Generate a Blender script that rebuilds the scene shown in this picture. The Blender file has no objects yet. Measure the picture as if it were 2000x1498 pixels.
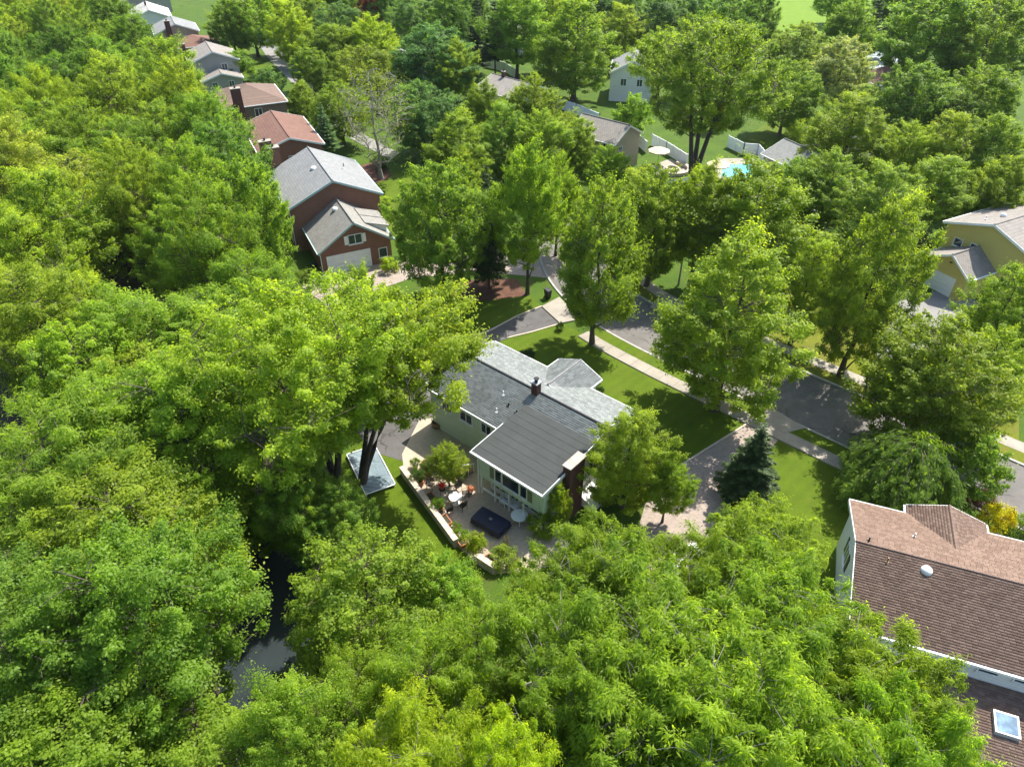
import bpy, math, random
import numpy as np
from mathutils import Vector, Matrix

# ------------------------------------------------------------------ camera, sky, sun, exposure
SC = bpy.context.scene
COLL = SC.collection
cam_data = bpy.data.cameras.new('camera')
cam_data.sensor_fit = 'HORIZONTAL'; cam_data.sensor_width = 36.0
cam_data.lens = 1388.0 / 2000.0 * 36.0
cam_data.clip_start = 0.5; cam_data.clip_end = 3000.0
cam = bpy.data.objects.new('camera', cam_data); COLL.objects.link(cam)
cam.location = (0, 0, 40); cam.rotation_euler = (math.radians(90 - 37.5), 0, 0)
SC.camera = cam

SUN_AZ, SUN_EL = 50.0, 55.0            # azimuth from +X, counter-clockwise
world = bpy.data.worlds.new('World'); SC.world = world; world.use_nodes = True
wn = world.node_tree.nodes; wl = world.node_tree.links
bg = wn.get('Background') or wn.new('ShaderNodeBackground')
sky = wn.new('ShaderNodeTexSky'); sky.sky_type = 'NISHITA'; sky.sun_disc = False
sky.sun_elevation = math.radians(SUN_EL); sky.sun_rotation = math.radians(90 - SUN_AZ)
sky.air_density = 1.0; sky.dust_density = 1.5; sky.ozone_density = 1.0
wl.new(sky.outputs[0], bg.inputs[0]); bg.inputs[1].default_value = 0.15
sun_data = bpy.data.lights.new('sun', 'SUN'); sun_data.energy = 4.8; sun_data.angle = math.radians(0.53)
sun_data.color = (1.0, 0.95, 0.86)
sun = bpy.data.objects.new('sun', sun_data); COLL.objects.link(sun)
_d = Vector((math.cos(math.radians(SUN_AZ)) * math.cos(math.radians(SUN_EL)),
             math.sin(math.radians(SUN_AZ)) * math.cos(math.radians(SUN_EL)), math.sin(math.radians(SUN_EL))))
sun.rotation_euler = _d.to_track_quat('Z', 'Y').to_euler(); sun.location = _d * 120
SC.view_settings.view_transform = 'Standard'; SC.view_settings.look = 'None'
SC.view_settings.exposure = 1.1; SC.view_settings.gamma = 1.0
SC.view_settings.use_curve_mapping = False
SC.cycles.max_bounces = 6; SC.cycles.diffuse_bounces = 3; SC.cycles.glossy_bounces = 2
SC.cycles.transmission_bounces = 5; SC.cycles.transparent_max_bounces = 4

# ------------------------------------------------------------------ materials
MATS = {}
def _new(name):
    m = bpy.data.materials.new(name); m.use_nodes = True; MATS[name] = m
    nt = m.node_tree; b = nt.nodes.get('Principled BSDF')
    return m, nt, b
def _mixc(nt, fac, a, b, mode='MIX'):
    n = nt.nodes.new('ShaderNodeMix'); n.data_type = 'RGBA'; n.blend_type = mode
    for sock, val in ((n.inputs[0], fac), (n.inputs[6], a), (n.inputs[7], b)):
        if hasattr(val, 'is_linked') or isinstance(val, bpy.types.NodeSocket): nt.links.new(val, sock)
        elif isinstance(val, (int, float)): sock.default_value = val
        else: sock.default_value = (*val[:3], 1)
    return n.outputs[2]
def _math(nt, op, a, b=0.0, clamp=False):
    n = nt.nodes.new('ShaderNodeMath'); n.operation = op; n.use_clamp = clamp
    for s, v in ((n.inputs[0], a), (n.inputs[1], b)):
        if isinstance(v, bpy.types.NodeSocket): nt.links.new(v, s)
        else: s.default_value = v
    return n.outputs[0]
def _noise(nt, vec, scale, detail=4, rough=.6):
    n = nt.nodes.new('ShaderNodeTexNoise'); n.inputs['Scale'].default_value = scale
    n.inputs['Detail'].default_value = detail; n.inputs['Roughness'].default_value = rough
    if vec is not None: nt.links.new(vec, n.inputs['Vector'])
    return n.outputs[0]
def _coord(nt, which='Object'):
    return nt.nodes.new('ShaderNodeTexCoord').outputs[which]
def _ramp(nt, fac, lo, hi):
    n = nt.nodes.new('ShaderNodeMapRange'); n.clamp = True
    n.inputs['From Min'].default_value = lo; n.inputs['From Max'].default_value = hi
    nt.links.new(fac, n.inputs[0]); return n.outputs[0]
def _bump(nt, b, h, strength=.3, dist=.02):
    n = nt.nodes.new('ShaderNodeBump'); n.inputs['Strength'].default_value = strength; n.inputs['Distance'].default_value = dist
    nt.links.new(h, n.inputs['Height']); nt.links.new(n.outputs[0], b.inputs['Normal'])
def plain(name, col, rough=.7, var=.18, scale=2.5, metal=0.0, spec=.35, fine=True, bump=0.0):
    """A coloured surface with blotchy wear and fine grain."""
    m, nt, b = _new(name); co = _coord(nt)
    n1 = _noise(nt, co, scale, 5, .65)
    c = _mixc(nt, _ramp(nt, n1, .3, .7), [x * (1 - var) for x in col], [min(1, x * (1 + var)) for x in col])
    if fine:
        n2 = _noise(nt, co, scale * 14, 3, .6)
        c = _mixc(nt, _math(nt, 'MULTIPLY', _ramp(nt, n2, .35, .75), .35), c, [x * .6 for x in col])
    nt.links.new(c, b.inputs['Base Color'])
    b.inputs['Roughness'].default_value = rough; b.inputs['Metallic'].default_value = metal
    b.inputs['Specular IOR Level'].default_value = spec
    if bump: _bump(nt, b, _noise(nt, co, scale * 10, 4), bump, .02)
    return m
def leafmat(name, transl=.6, rough=.5, spec=.25):
    """Leaves: the colour comes from the object, varied per leaf and per clump; light passes through."""
    m, nt, b = _new(name)
    oi = nt.nodes.new('ShaderNodeObjectInfo'); at = nt.nodes.new('ShaderNodeAttribute'); at.attribute_name = 'tint'
    v = at.outputs['Fac']
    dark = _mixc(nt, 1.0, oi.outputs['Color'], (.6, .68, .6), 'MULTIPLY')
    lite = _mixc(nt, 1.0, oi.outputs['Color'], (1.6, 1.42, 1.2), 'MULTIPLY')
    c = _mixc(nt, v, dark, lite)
    nt.links.new(c, b.inputs['Base Color']); b.inputs['Roughness'].default_value = rough
    b.inputs['Specular IOR Level'].default_value = spec
    tr = nt.nodes.new('ShaderNodeBsdfTranslucent')
    tc = _mixc(nt, 1.0, c, (2.0, 1.9, .6), 'MULTIPLY'); nt.links.new(tc, tr.inputs[0])
    mx = nt.nodes.new('ShaderNodeMixShader'); mx.inputs[0].default_value = transl
    nt.links.new(b.outputs[0], mx.inputs[1]); nt.links.new(tr.outputs[0], mx.inputs[2])
    out = nt.nodes.get('Material Output'); nt.links.new(mx.outputs[0], out.inputs[0])
    return m
def grass(name, a, bcol, dry, stripe=None):
    m, nt, b = _new(name); co = _coord(nt)
    c = _mixc(nt, _ramp(nt, _noise(nt, co, .35, 6, .65), .35, .68), a, bcol)
    c = _mixc(nt, _ramp(nt, _noise(nt, co, .9, 6, .75), .5, .72), c, dry)
    c = _mixc(nt, _math(nt, 'MULTIPLY', _ramp(nt, _noise(nt, co, .22, 4, .6), .55, .75), .6), c, [dry[0] * 1.15, dry[1] * .9, dry[2] * 1.5])
    c = _mixc(nt, _math(nt, 'MULTIPLY', _ramp(nt, _noise(nt, co, 9, 6, .8), .4, .7), .55), c, [x * .45 for x in a])
    if stripe:
        w = nt.nodes.new('ShaderNodeTexWave'); w.inputs['Scale'].default_value = .32; w.inputs['Distortion'].default_value = .6
        mp = nt.nodes.new('ShaderNodeMapping'); mp.inputs['Rotation'].default_value[2] = stripe
        nt.links.new(co, mp.inputs[0]); nt.links.new(mp.outputs[0], w.inputs[0])
        c = _mixc(nt, _math(nt, 'MULTIPLY', w.outputs[1], .13), c, [x * 1.35 for x in bcol])
    nt.links.new(c, b.inputs['Base Color']); b.inputs['Roughness'].default_value = .85
    b.inputs['Specular IOR Level'].default_value = .15
    _bump(nt, b, _noise(nt, co, 22, 5, .8), .8, .06)
    return m
def tiled(name, c1, c2, mortar, scale, w, h, mort=.02, rough=.8, axes='xy', bump=.3, dirt=.3):
    """Brick-pattern surface; axes picks how the object's axes run over it."""
    m, nt, b = _new(name); co = _coord(nt)
    sep = nt.nodes.new('ShaderNodeSeparateXYZ'); nt.links.new(co, sep.inputs[0])
    cb = nt.nodes.new('ShaderNodeCombineXYZ')
    if axes == 'xy': nt.links.new(sep.outputs[0], cb.inputs[0]); nt.links.new(sep.outputs[1], cb.inputs[1])
    elif axes == 'wall':
        nt.links.new(_math(nt, 'ADD', sep.outputs[0], sep.outputs[1]), cb.inputs[0]); nt.links.new(sep.outputs[2], cb.inputs[1])
    else:
        nt.links.new(sep.outputs[0], cb.inputs[0]); nt.links.new(_math(nt, 'MULTIPLY', sep.outputs[2], 3.0), cb.inputs[1])
    br = nt.nodes.new('ShaderNodeTexBrick'); nt.links.new(cb.outputs[0], br.inputs['Vector'])
    br.inputs['Scale'].default_value = scale; br.inputs['Brick Width'].default_value = w; br.inputs['Row Height'].default_value = h
    br.inputs['Mortar Size'].default_value = mort; br.inputs['Color1'].default_value = (*c1, 1); br.inputs['Color2'].default_value = (*c2, 1)
    br.inputs['Mortar'].default_value = (*mortar, 1)
    c = _mixc(nt, _math(nt, 'MULTIPLY', _ramp(nt, _noise(nt, co, .8, 6, .7), .45, .75), dirt), br.outputs[0], [x * .5 for x in c1])
    nt.links.new(c, b.inputs['Base Color']); b.inputs['Roughness'].default_value = rough; b.inputs['Specular IOR Level'].default_value = .25
    if bump: _bump(nt, b, br.outputs[1], -bump, .02)
    return m
def tabmat(name, c1, c2, c3):
    """Roof shingle tabs: each tab carries its own shade."""
    m, nt, b = _new(name); at = nt.nodes.new('ShaderNodeAttribute'); at.attribute_name = 'tint'; co = _coord(nt)
    c = _mixc(nt, at.outputs['Fac'], c1, c2)
    c = _mixc(nt, _math(nt, 'MULTIPLY', _ramp(nt, _noise(nt, co, .7, 6, .7), .45, .8), .5), c, c3)
    c = _mixc(nt, _math(nt, 'MULTIPLY', _ramp(nt, _noise(nt, co, 60, 2), .3, .8), .3), c, [x * .5 for x in c1])
    nt.links.new(c, b.inputs['Base Color']); b.inputs['Roughness'].default_value = .75; b.inputs['Specular IOR Level'].default_value = .12
    return m
def glassmat(name, col=(.02, .03, .035)):
    m, nt, b = _new(name); co = _coord(nt)
    c = _mixc(nt, _ramp(nt, _noise(nt, co, 1.3, 3), .4, .65), col, [x * 2.2 for x in col])
    nt.links.new(c, b.inputs['Base Color']); b.inputs['Roughness'].default_value = .06; b.inputs['Specular IOR Level'].default_value = .7
    return m
def watermat(name, col, rough=.05, bump=.15):
    m, nt, b = _new(name); co = _coord(nt)
    c = _mixc(nt, _noise(nt, co, .6, 3), col, [x * 1.6 for x in col]); nt.links.new(c, b.inputs['Base Color'])
    b.inputs['Roughness'].default_value = rough; b.inputs['IOR'].default_value = 1.33
    _bump(nt, b, _noise(nt, co, 3.0, 3), bump, .02)
    return m

leafmat('leaf'); leafmat('needle', .2, .5, .3); leafmat('petal', .35)
plain('bark', (.085, .068, .052), .9, .35, 3, bump=.6); plain('pale_bark', (.24, .22, .19), .9, .3, 3, bump=.5)
grass('ground_cover', (.045, .095, .008), (.075, .135, .008), (.09, .11, .02))
grass('lawn', (.064, .108, .004), (.092, .146, .005), (.105, .132, .012), .8)
grass('dry_lawn', (.11, .145, .008), (.16, .17, .01), (.17, .13, .04))
grass('field', (.11, .20, .008), (.135, .23, .01), (.15, .21, .02), 1.9)
plain('forest_soil', (.05, .044, .026), .95, .5, .8, bump=.5)
plain('mulch', (.105, .05, .03), .95, .35, 1.5, bump=.6)
def asphalt(name, col):
    m, nt, b = _new(name); co = _coord(nt)
    c = _mixc(nt, _ramp(nt, _noise(nt, co, .35, 6, .7), .35, .68), [x * .72 for x in col], [x * 1.15 for x in col])
    c = _mixc(nt, _math(nt, 'MULTIPLY', _ramp(nt, _noise(nt, co, 1.7, 5, .75), .5, .75), .5), c, [x * .55 for x in col])
    v = nt.nodes.new('ShaderNodeTexVoronoi'); v.feature = 'DISTANCE_TO_EDGE'; v.inputs['Scale'].default_value = .28
    ws = nt.nodes.new('ShaderNodeVectorMath'); ws.operation = 'ADD'; nn = nt.nodes.new('ShaderNodeTexNoise'); nn.inputs['Scale'].default_value = .9; nn.inputs['Detail'].default_value = 5
    nt.links.new(co, nn.inputs['Vector']); nt.links.new(co, ws.inputs[0]); nt.links.new(nn.outputs[1], ws.inputs[1]); nt.links.new(ws.outputs[0], v.inputs['Vector'])
    crack = _math(nt, 'MULTIPLY', _math(nt, 'LESS_THAN', v.outputs[0], .012), _ramp(nt, _noise(nt, co, .3, 3), .45, .6))
    c = _mixc(nt, _math(nt, 'MULTIPLY', crack, .8), c, [x * .25 for x in col])
    c = _mixc(nt, _math(nt, 'MULTIPLY', _ramp(nt, _noise(nt, co, 40, 2), .4, .8), .3), c, [x * 1.5 for x in col])
    nt.links.new(c, b.inputs['Base Color']); b.inputs['Roughness'].default_value = .92; b.inputs['Specular IOR Level'].default_value = .2
    _bump(nt, b, _noise(nt, co, 30, 4), .35, .02); return m
asphalt('asphalt', (.15, .14, .13)); asphalt('drive_asphalt', (.105, .10, .097))
plain('far_asphalt', (.22, .21, .2), .9, .15, .5)
plain('concrete', (.30, .27, .225), .9, .16, .8, bump=.25); plain('kerb_stone', (.36, .34, .31), .9, .2, 1.2, bump=.3)
tiled('patio_pavers', (.46, .38, .29), (.38, .31, .24), (.26, .22, .17), 4.0, .8, .5, .03, .9, 'xy', .4)
tiled('drive_pavers', (.36, .29, .24), (.27, .22, .19), (.16, .14, .12), 4.0, .8, .45, .03, .9, 'xy', .4)
tiled('brick', (.25, .105, .068), (.20, .082, .055), (.24, .17, .13), 4.0, .9, .3, .03, .9, 'wall', .5, .35)
tiled('dark_brick', (.13, .045, .035), (.09, .034, .03), (.12, .09, .08), 4.0, .9, .3, .03, .9, 'wall', .5, .4)
tiled('brown_brick', (.19, .13, .10), (.15, .10, .075), (.2, .17, .14), 4.0, .9, .3, .03, .9, 'wall', .5, .3)
for nm_, c_ in (('white_siding', (.66, .70, .66)), ('green_cast_siding', (.56, .66, .52)), ('yellow_siding', (.60, .49, .155)), ('tan_siding', (.40, .34, .25)),  # main house siding: off-white with reflected green light mixed into its colour
                ('grey_siding', (.34, .33, .30)), ('beige_siding', (.52, .44, .31)), ('pale_siding', (.72, .72, .70))):
    tiled(nm_, c_, [x * .95 for x in c_], [x * .62 for x in c_], 1.0, 40.0, .2, .012, .6, 'wall', .25, .15)
for nm_, c_ in (('grey_shingle', (.25, .255, .25)), ('red_shingle', (.20, .108, .08)), ('brown_shingle', (.19, .13, .10)), ('tan_shingle', (.27, .245, .215)),
                ('pale_shingle', (.46, .45, .42)), ('warm_shingle', (.26, .25, .22))):
    tiled(nm_, c_, [x * .8 for x in c_], [x * .5 for x in c_], 1.0, .33, .4, .02, .85, 'roof', .3, .45)
tabmat('slate_tabs', (.145, .158, .153), (.245, .266, .258), (.16, .173, .168)); tabmat('brown_tabs', (.14, .092, .068), (.225, .155, .118), (.145, .1, .075))
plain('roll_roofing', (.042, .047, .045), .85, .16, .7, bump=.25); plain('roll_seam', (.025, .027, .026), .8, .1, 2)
plain('white_paint', (.78, .78, .76), .5, .06, 2, fine=False); plain('white_vinyl', (.80, .81, .82), .45, .05, 1.5, fine=False)
plain('teal_trim', (.36, .48, .47), .6, .1, 2); plain('shutter_olive', (.16, .19, .10), .6, .1, 3)
plain('dark_metal', (.03, .03, .032), .45, .2, 4, .6); plain('grey_metal', (.32, .33, .34), .4, .12, 3, .7); plain('black_plastic', (.02, .02, .024), .5, .2, 3)
plain('navy_cover', (.012, .016, .045), .55, .25, 1.6, bump=.6); plain('terracotta', (.42, .16, .07), .85, .2, 4); plain('wood', (.33, .21, .11), .75, .25, 4)
plain('tarp', (.15, .20, .225), .5, .2, 1.2, spec=.6); plain('stone', (.38, .33, .28), .9, .25, 2, bump=.5); plain('cap_stone', (.50, .42, .335), .85, .1, 2)
plain('yellow_tube', (.60, .42, .06), .4, .1, 3); plain('canvas', (.62, .50, .36), .8, .08, 2); plain('court', (.28, .33, .34), .8, .1, .6); plain('court_line', (.7, .7, .68), .7, .05, 2)
plain('car_white', (.80, .80, .80), .18, .03, 1, spec=.6, fine=False); plain('car_dark', (.03, .033, .04), .18, .05, 1, spec=.6, fine=False); plain('tyre', (.015, .015, .015), .85, .2, 5)
plain('skylight_frame', (.55, .55, .53), .4, .08, 3, .3)
glassmat('window_glass'); glassmat('skylight_glass', (.10, .16, .22)); glassmat('car_glass')
watermat('stream_water', (.02, .026, .028), .05, .05); watermat('pool_water', (.10, .42, .50), .05, .3)
M = MATS

# ------------------------------------------------------------------ mesh helpers
def link(o, parent=None):
    COLL.objects.link(o)
    if parent is not None: o.parent = parent
    return o
def tag(o, label=None, cat=None, group=None, kind=None):
    if label: o['label'] = label
    if cat: o['category'] = cat
    if group: o['group'] = group
    if kind: o['kind'] = kind
    return o
def empty(name, loc=(0, 0, 0), rz=0.0):
    o = bpy.data.objects.new(name, None); o.empty_display_size = .5
    o.location = loc; o.rotation_euler = (0, 0, rz); return link(o)
def fast_mesh(name, V, F, tint=None, smooth=False):
    """V (n,3) and F (m,k) arrays with equal-sided faces."""
    me = bpy.data.meshes.new(name); V = np.asarray(V, np.float32); F = np.asarray(F, np.int32); k = F.shape[1]
    me.vertices.add(len(V)); me.vertices.foreach_set('co', V.ravel())
    me.loops.add(F.size); me.loops.foreach_set('vertex_index', F.ravel())
    me.polygons.add(len(F)); me.polygons.foreach_set('loop_start', np.arange(0, F.size, k, dtype=np.int32))
    me.polygons.foreach_set('loop_total', np.full(len(F), k, np.int32))
    if smooth: me.polygons.foreach_set('use_smooth', np.ones(len(F), bool))
    if tint is not None:
        a = me.attributes.new('tint', 'FLOAT', 'FACE'); a.data.foreach_set('value', np.asarray(tint, np.float32))
    me.update(calc_edges=True); return me
class MB:
    def __init__(s): s.v = []; s.f = []
    def add(s, vs, fs):
        n = len(s.v); s.v += [tuple(p) for p in vs]; s.f += [tuple(i + n for i in f) for f in fs]; return s
    def box(s, x0, x1, y0, y1, z0, z1):
        return s.hexa([(x0, y0, z0), (x1, y0, z0), (x1, y1, z0), (x0, y1, z0)], [(x0, y0, z1), (x1, y0, z1), (x1, y1, z1), (x0, y1, z1)])
    def hexa(s, lo, hi):
        return s.add(list(lo) + list(hi), [(3, 2, 1, 0), (4, 5, 6, 7), (0, 1, 5, 4), (1, 2, 6, 5), (2, 3, 7, 6), (3, 0, 4, 7)])
    def prism(s, poly, z0, z1):
        n = len(poly)
        if sum(poly[i][0] * poly[(i + 1) % n][1] - poly[(i + 1) % n][0] * poly[i][1] for i in range(n)) < 0: poly = poly[::-1]
        return s.add([(p[0], p[1], z0) for p in poly] + [(p[0], p[1], z1) for p in poly],
                     [tuple(range(n))[::-1], tuple(range(n, 2 * n))] + [(i, (i + 1) % n, n + (i + 1) % n, n + i) for i in range(n)])
    def tube(s, pts, rad, n=7, cap=True):
        P = [Vector(p) for p in pts]; rad = rad if isinstance(rad, (list, tuple)) else [rad] * len(P); b = len(s.v)
        for i, p in enumerate(P):
            t = (P[min(i + 1, len(P) - 1)] - P[max(i - 1, 0)]).normalized()
            a = t.cross(Vector((0, 0, 1)) if abs(t.z) < .95 else Vector((1, 0, 0))).normalized(); c = t.cross(a)
            for k in range(n):
                w = 2 * math.pi * k / n; s.v.append(tuple(p + (a * math.cos(w) + c * math.sin(w)) * rad[i]))
        for i in range(len(P) - 1):
            for k in range(n): s.f.append((b + i * n + k, b + i * n + (k + 1) % n, b + (i + 1) * n + (k + 1) % n, b + (i + 1) * n + k))
        if cap: s.f.append(tuple(b + k for k in range(n))[::-1]); s.f.append(tuple(b + (len(P) - 1) * n + k for k in range(n)))
        return s
    def lathe(s, prof, c=(0, 0, 0), n=20):
        b = len(s.v)
        for r, z in prof:
            for k in range(n): w = 2 * math.pi * k / n; s.v.append((c[0] + r * math.cos(w), c[1] + r * math.sin(w), c[2] + z))
        for i in range(len(prof) - 1):
            for k in range(n): s.f.append((b + i * n + k, b + i * n + (k + 1) % n, b + (i + 1) * n + (k + 1) % n, b + (i + 1) * n + k))
        s.f.append(tuple(b + k for k in range(n))[::-1]); s.f.append(tuple(b + (len(prof) - 1) * n + k for k in range(n)))
        return s
    def build(s, name, mat, parent=None, bevel=0.0, smooth=False, loc=None):
        me = bpy.data.meshes.new(name); me.from_pydata(s.v, [], s.f); me.validate(); me.update()
        me.materials.append(M[mat])
        if smooth:
            for p in me.polygons: p.use_smooth = True
        o = link(bpy.data.objects.new(name, me), parent)
        if loc: o.location = loc
        if bevel:
            b = o.modifiers.new('bevel', 'BEVEL'); b.width = bevel; b.segments = 2; b.limit_method = 'ANGLE'
        return o
def flat(name, poly, z, mat, thick=.3):
    o = MB().prism(poly, z - thick, z).build(name, mat); return tag(o, kind='structure')

# ------------------------------------------------------------------ survey of the place (metres)
WOODFLOOR = [(-9, 5), (-9, 18), (-11, 27), (-15, 33), (-18, 40), (-20, 50), (-27, 60), (-33, 75), (-44, 100), (-56, 125), (-72, 150), (-87, 175), (-103, 200), (-117, 260), (-260, 300), (-160, 100), (-80, 0)]
FLATS = [('lawn', [(-0.77, 59.31), (5.16, 62.35), (8.71, 58.95), (12.85, 55.11), (16.96, 50.6), (20.82, 46.82), (12.6, 40.44), (6.98, 37.11), (2.49, 41.84), (-4.77, 52.83)], 0.02, 'lawn'),
 ('lawn', [(-5.64, 58.95), (3.2, 65.81), (1.7, 68.3), (-2.3, 70.0), (-11.13, 66.66), (-16.61, 63.04), (-11.68, 54.45)], 0.02, 'lawn'),
 ('lawn', [(-16.19, 40.1), (-11.67, 44.96), (-8.43, 43.06), (-8.26, 39.82), (-5.22, 34.6), (-2.31, 31.38), (-1.22, 30.52), (-6.7, 27.88), (-13.72, 32.49)], 0.02, 'lawn'),
 ('lawn', [(23.02, 45.28), (26.6, 42.02), (32.95, 36.33), (29.49, 30.73), (19.13, 29.07), (14.95, 31.6), (17.05, 37.11)], 0.02, 'lawn'),
 ('lawn', [(24.49, 59.5), (34.18, 50.68), (42.44, 44.31), (49.13, 56.12), (41.83, 65.6), (36.83, 70.0), (28.11, 71.75), (20.03, 66.66)], 0.02, 'dry_lawn'),
 ('lawn', [(-23.41, 105.84), (-15.37, 103.76), (-9.46, 87.54), (-14.57, 80.12), (-17.96, 92.5)], 0.02, 'lawn'), ('field', [(60, 196), (95, 185), (190, 330), (80, 420), (50, 300)], 0.02, 'field'),
 ('lawn', [(35.19, 112.49), (45.75, 129.38), (53.44, 125.14), (45.1, 110.21), (39.28, 112.49)], 0.02, 'lawn'), ('lawn', [(21.36, 102.75), (26.31, 102.75), (25.17, 96.95), (19.79, 97.51)], 0.02, 'lawn'),
 ('lawn', [(-92.14, 235.76), (-83.05, 224.21), (-51.96, 162.73), (-57.34, 158.58), (-66.27, 176.35)], 0.02, 'lawn'),
 ('mulch_bed', [(-6.42, 71.4), (0.59, 71.75), (1.69, 67.97), (-3.9, 66.66), (-7.31, 67.75)], 0.03, 'mulch'),
 ('mulch_bed', [(-24.38, 106.91), (-19.97, 109.09), (-17.92, 102.75), (-19.39, 99.78), (-22.71, 101.74)], 0.03, 'mulch'),
 ('driveway', [(4.99, 62.25), (-0.52, 59.5), (-4.76, 56.99), (-6.09, 51.28), (-6.88, 46.95), (-8.26, 41.55), (-11.8, 43.06), (-13.64, 46.28), (-12.76, 49.06), (-9.64, 53.63), (-5.62, 58.76), (3.19, 65.6)], 0.03,
  'drive_asphalt'),
 ('driveway', [(21.25, 47.09), (12.62, 40.56), (10.08, 37.11), (8.25, 32.04), (9.56, 29.07), (15.13, 29.48), (14.87, 34.36), (16.4, 37.63), (22.96, 45.09)], 0.03, 'drive_pavers'),
 ('driveway', [(-23.6, 70.0), (-19.81, 65.6), (-11.71, 71.75), (-4.17, 73.57), (4.98, 71.75), (5.56, 77.4), (-3.11, 78.07), (-14.65, 76.09), (-21.45, 73.57)], 0.028, 'drive_pavers'),
 ('driveway', [(42.01, 66.66), (49.5, 70.0), (51.19, 65.6), (45.35, 61.57), (34.67, 51.28), (32.79, 52.44)], 0.03, 'far_asphalt'),
 ('driveway', [(0.0, 81.53), (3.92, 83.71), (10.11, 87.23), (16.19, 92.5), (17.12, 89.15), (10.39, 82.97), (5.0, 78.74)], 0.008, 'far_asphalt'),
 ('far_street',
  [(-18.01, 112.49), (-27.51, 124.59), (-42.54, 155.38), (-58.46, 189.25), (-72.85, 224.21), (-83.75, 248.41), (-87.42, 248.41), (-69.98, 207.04), (-56.8, 176.35), (-42.92, 148.94), (-28.96, 121.91), (-19.11, 109.76)],
  0.03, 'far_asphalt'),
 ('patio', [(-9.0, 42.6), (-8.5, 40.2), (-3.9, 33.1), (-2.5, 31.7), (-1.2, 30.7), (2.8, 31.0), (5.0, 34), (-1, 44), (-4.6, 47.5), (-8, 47)], 0.035, 'patio_pavers'),
 ('patio', [(21.24, 106.91), (24.97, 110.21), (26.92, 105.84), (25.55, 102.75), (21.36, 102.75)], 0.03, 'concrete'),
 ('patio', [(30.13, 102.75), (32.21, 110.21), (40.27, 110.21), (39.66, 102.75), (32.81, 99.78)], 0.03, 'concrete'), ('tennis_court', [(83.7, 183.35), (91.95, 176.11), (84.0, 159.99), (76.15, 164.04)], 0.03, 'court'),
 ('stream', [(-18.23, 25.28), (-19.47, 29.07), (-19.58, 31.6), (-19.05, 33.41), (-17.1, 34.36), (-14.34, 32.04), (-12.81, 28.27), (-12.17, 23.89), (-12.78, 20.12), (-16.55, 20.12)], 0.03, 'stream_water'),
 ('driveway_apron', [(3.19, 65.6), (4.99, 62.25), (7.23, 63.04), (5.17, 67.53)], 0.135, 'concrete'), ('driveway_apron', [(21.25, 47.09), (22.96, 45.09), (24.99, 45.74), (22.88, 48.56)], 0.135, 'concrete'),
 ('driveway_apron', [(14.86, 65.6), (16.98, 68.3), (18.89, 65.08), (16.75, 62.35)], 0.135, 'concrete')]
EDGINGS = [[(-0.52, 59.59), (2.09, 60.71), (4.99, 62.25)], [(-5.72, 58.67), (-2.1, 61.09), (0.54, 63.74), (3.2, 65.71)], [(21.16, 47.09), (17.08, 43.99), (12.62, 40.56), (10.87, 38.43)]]
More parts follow.
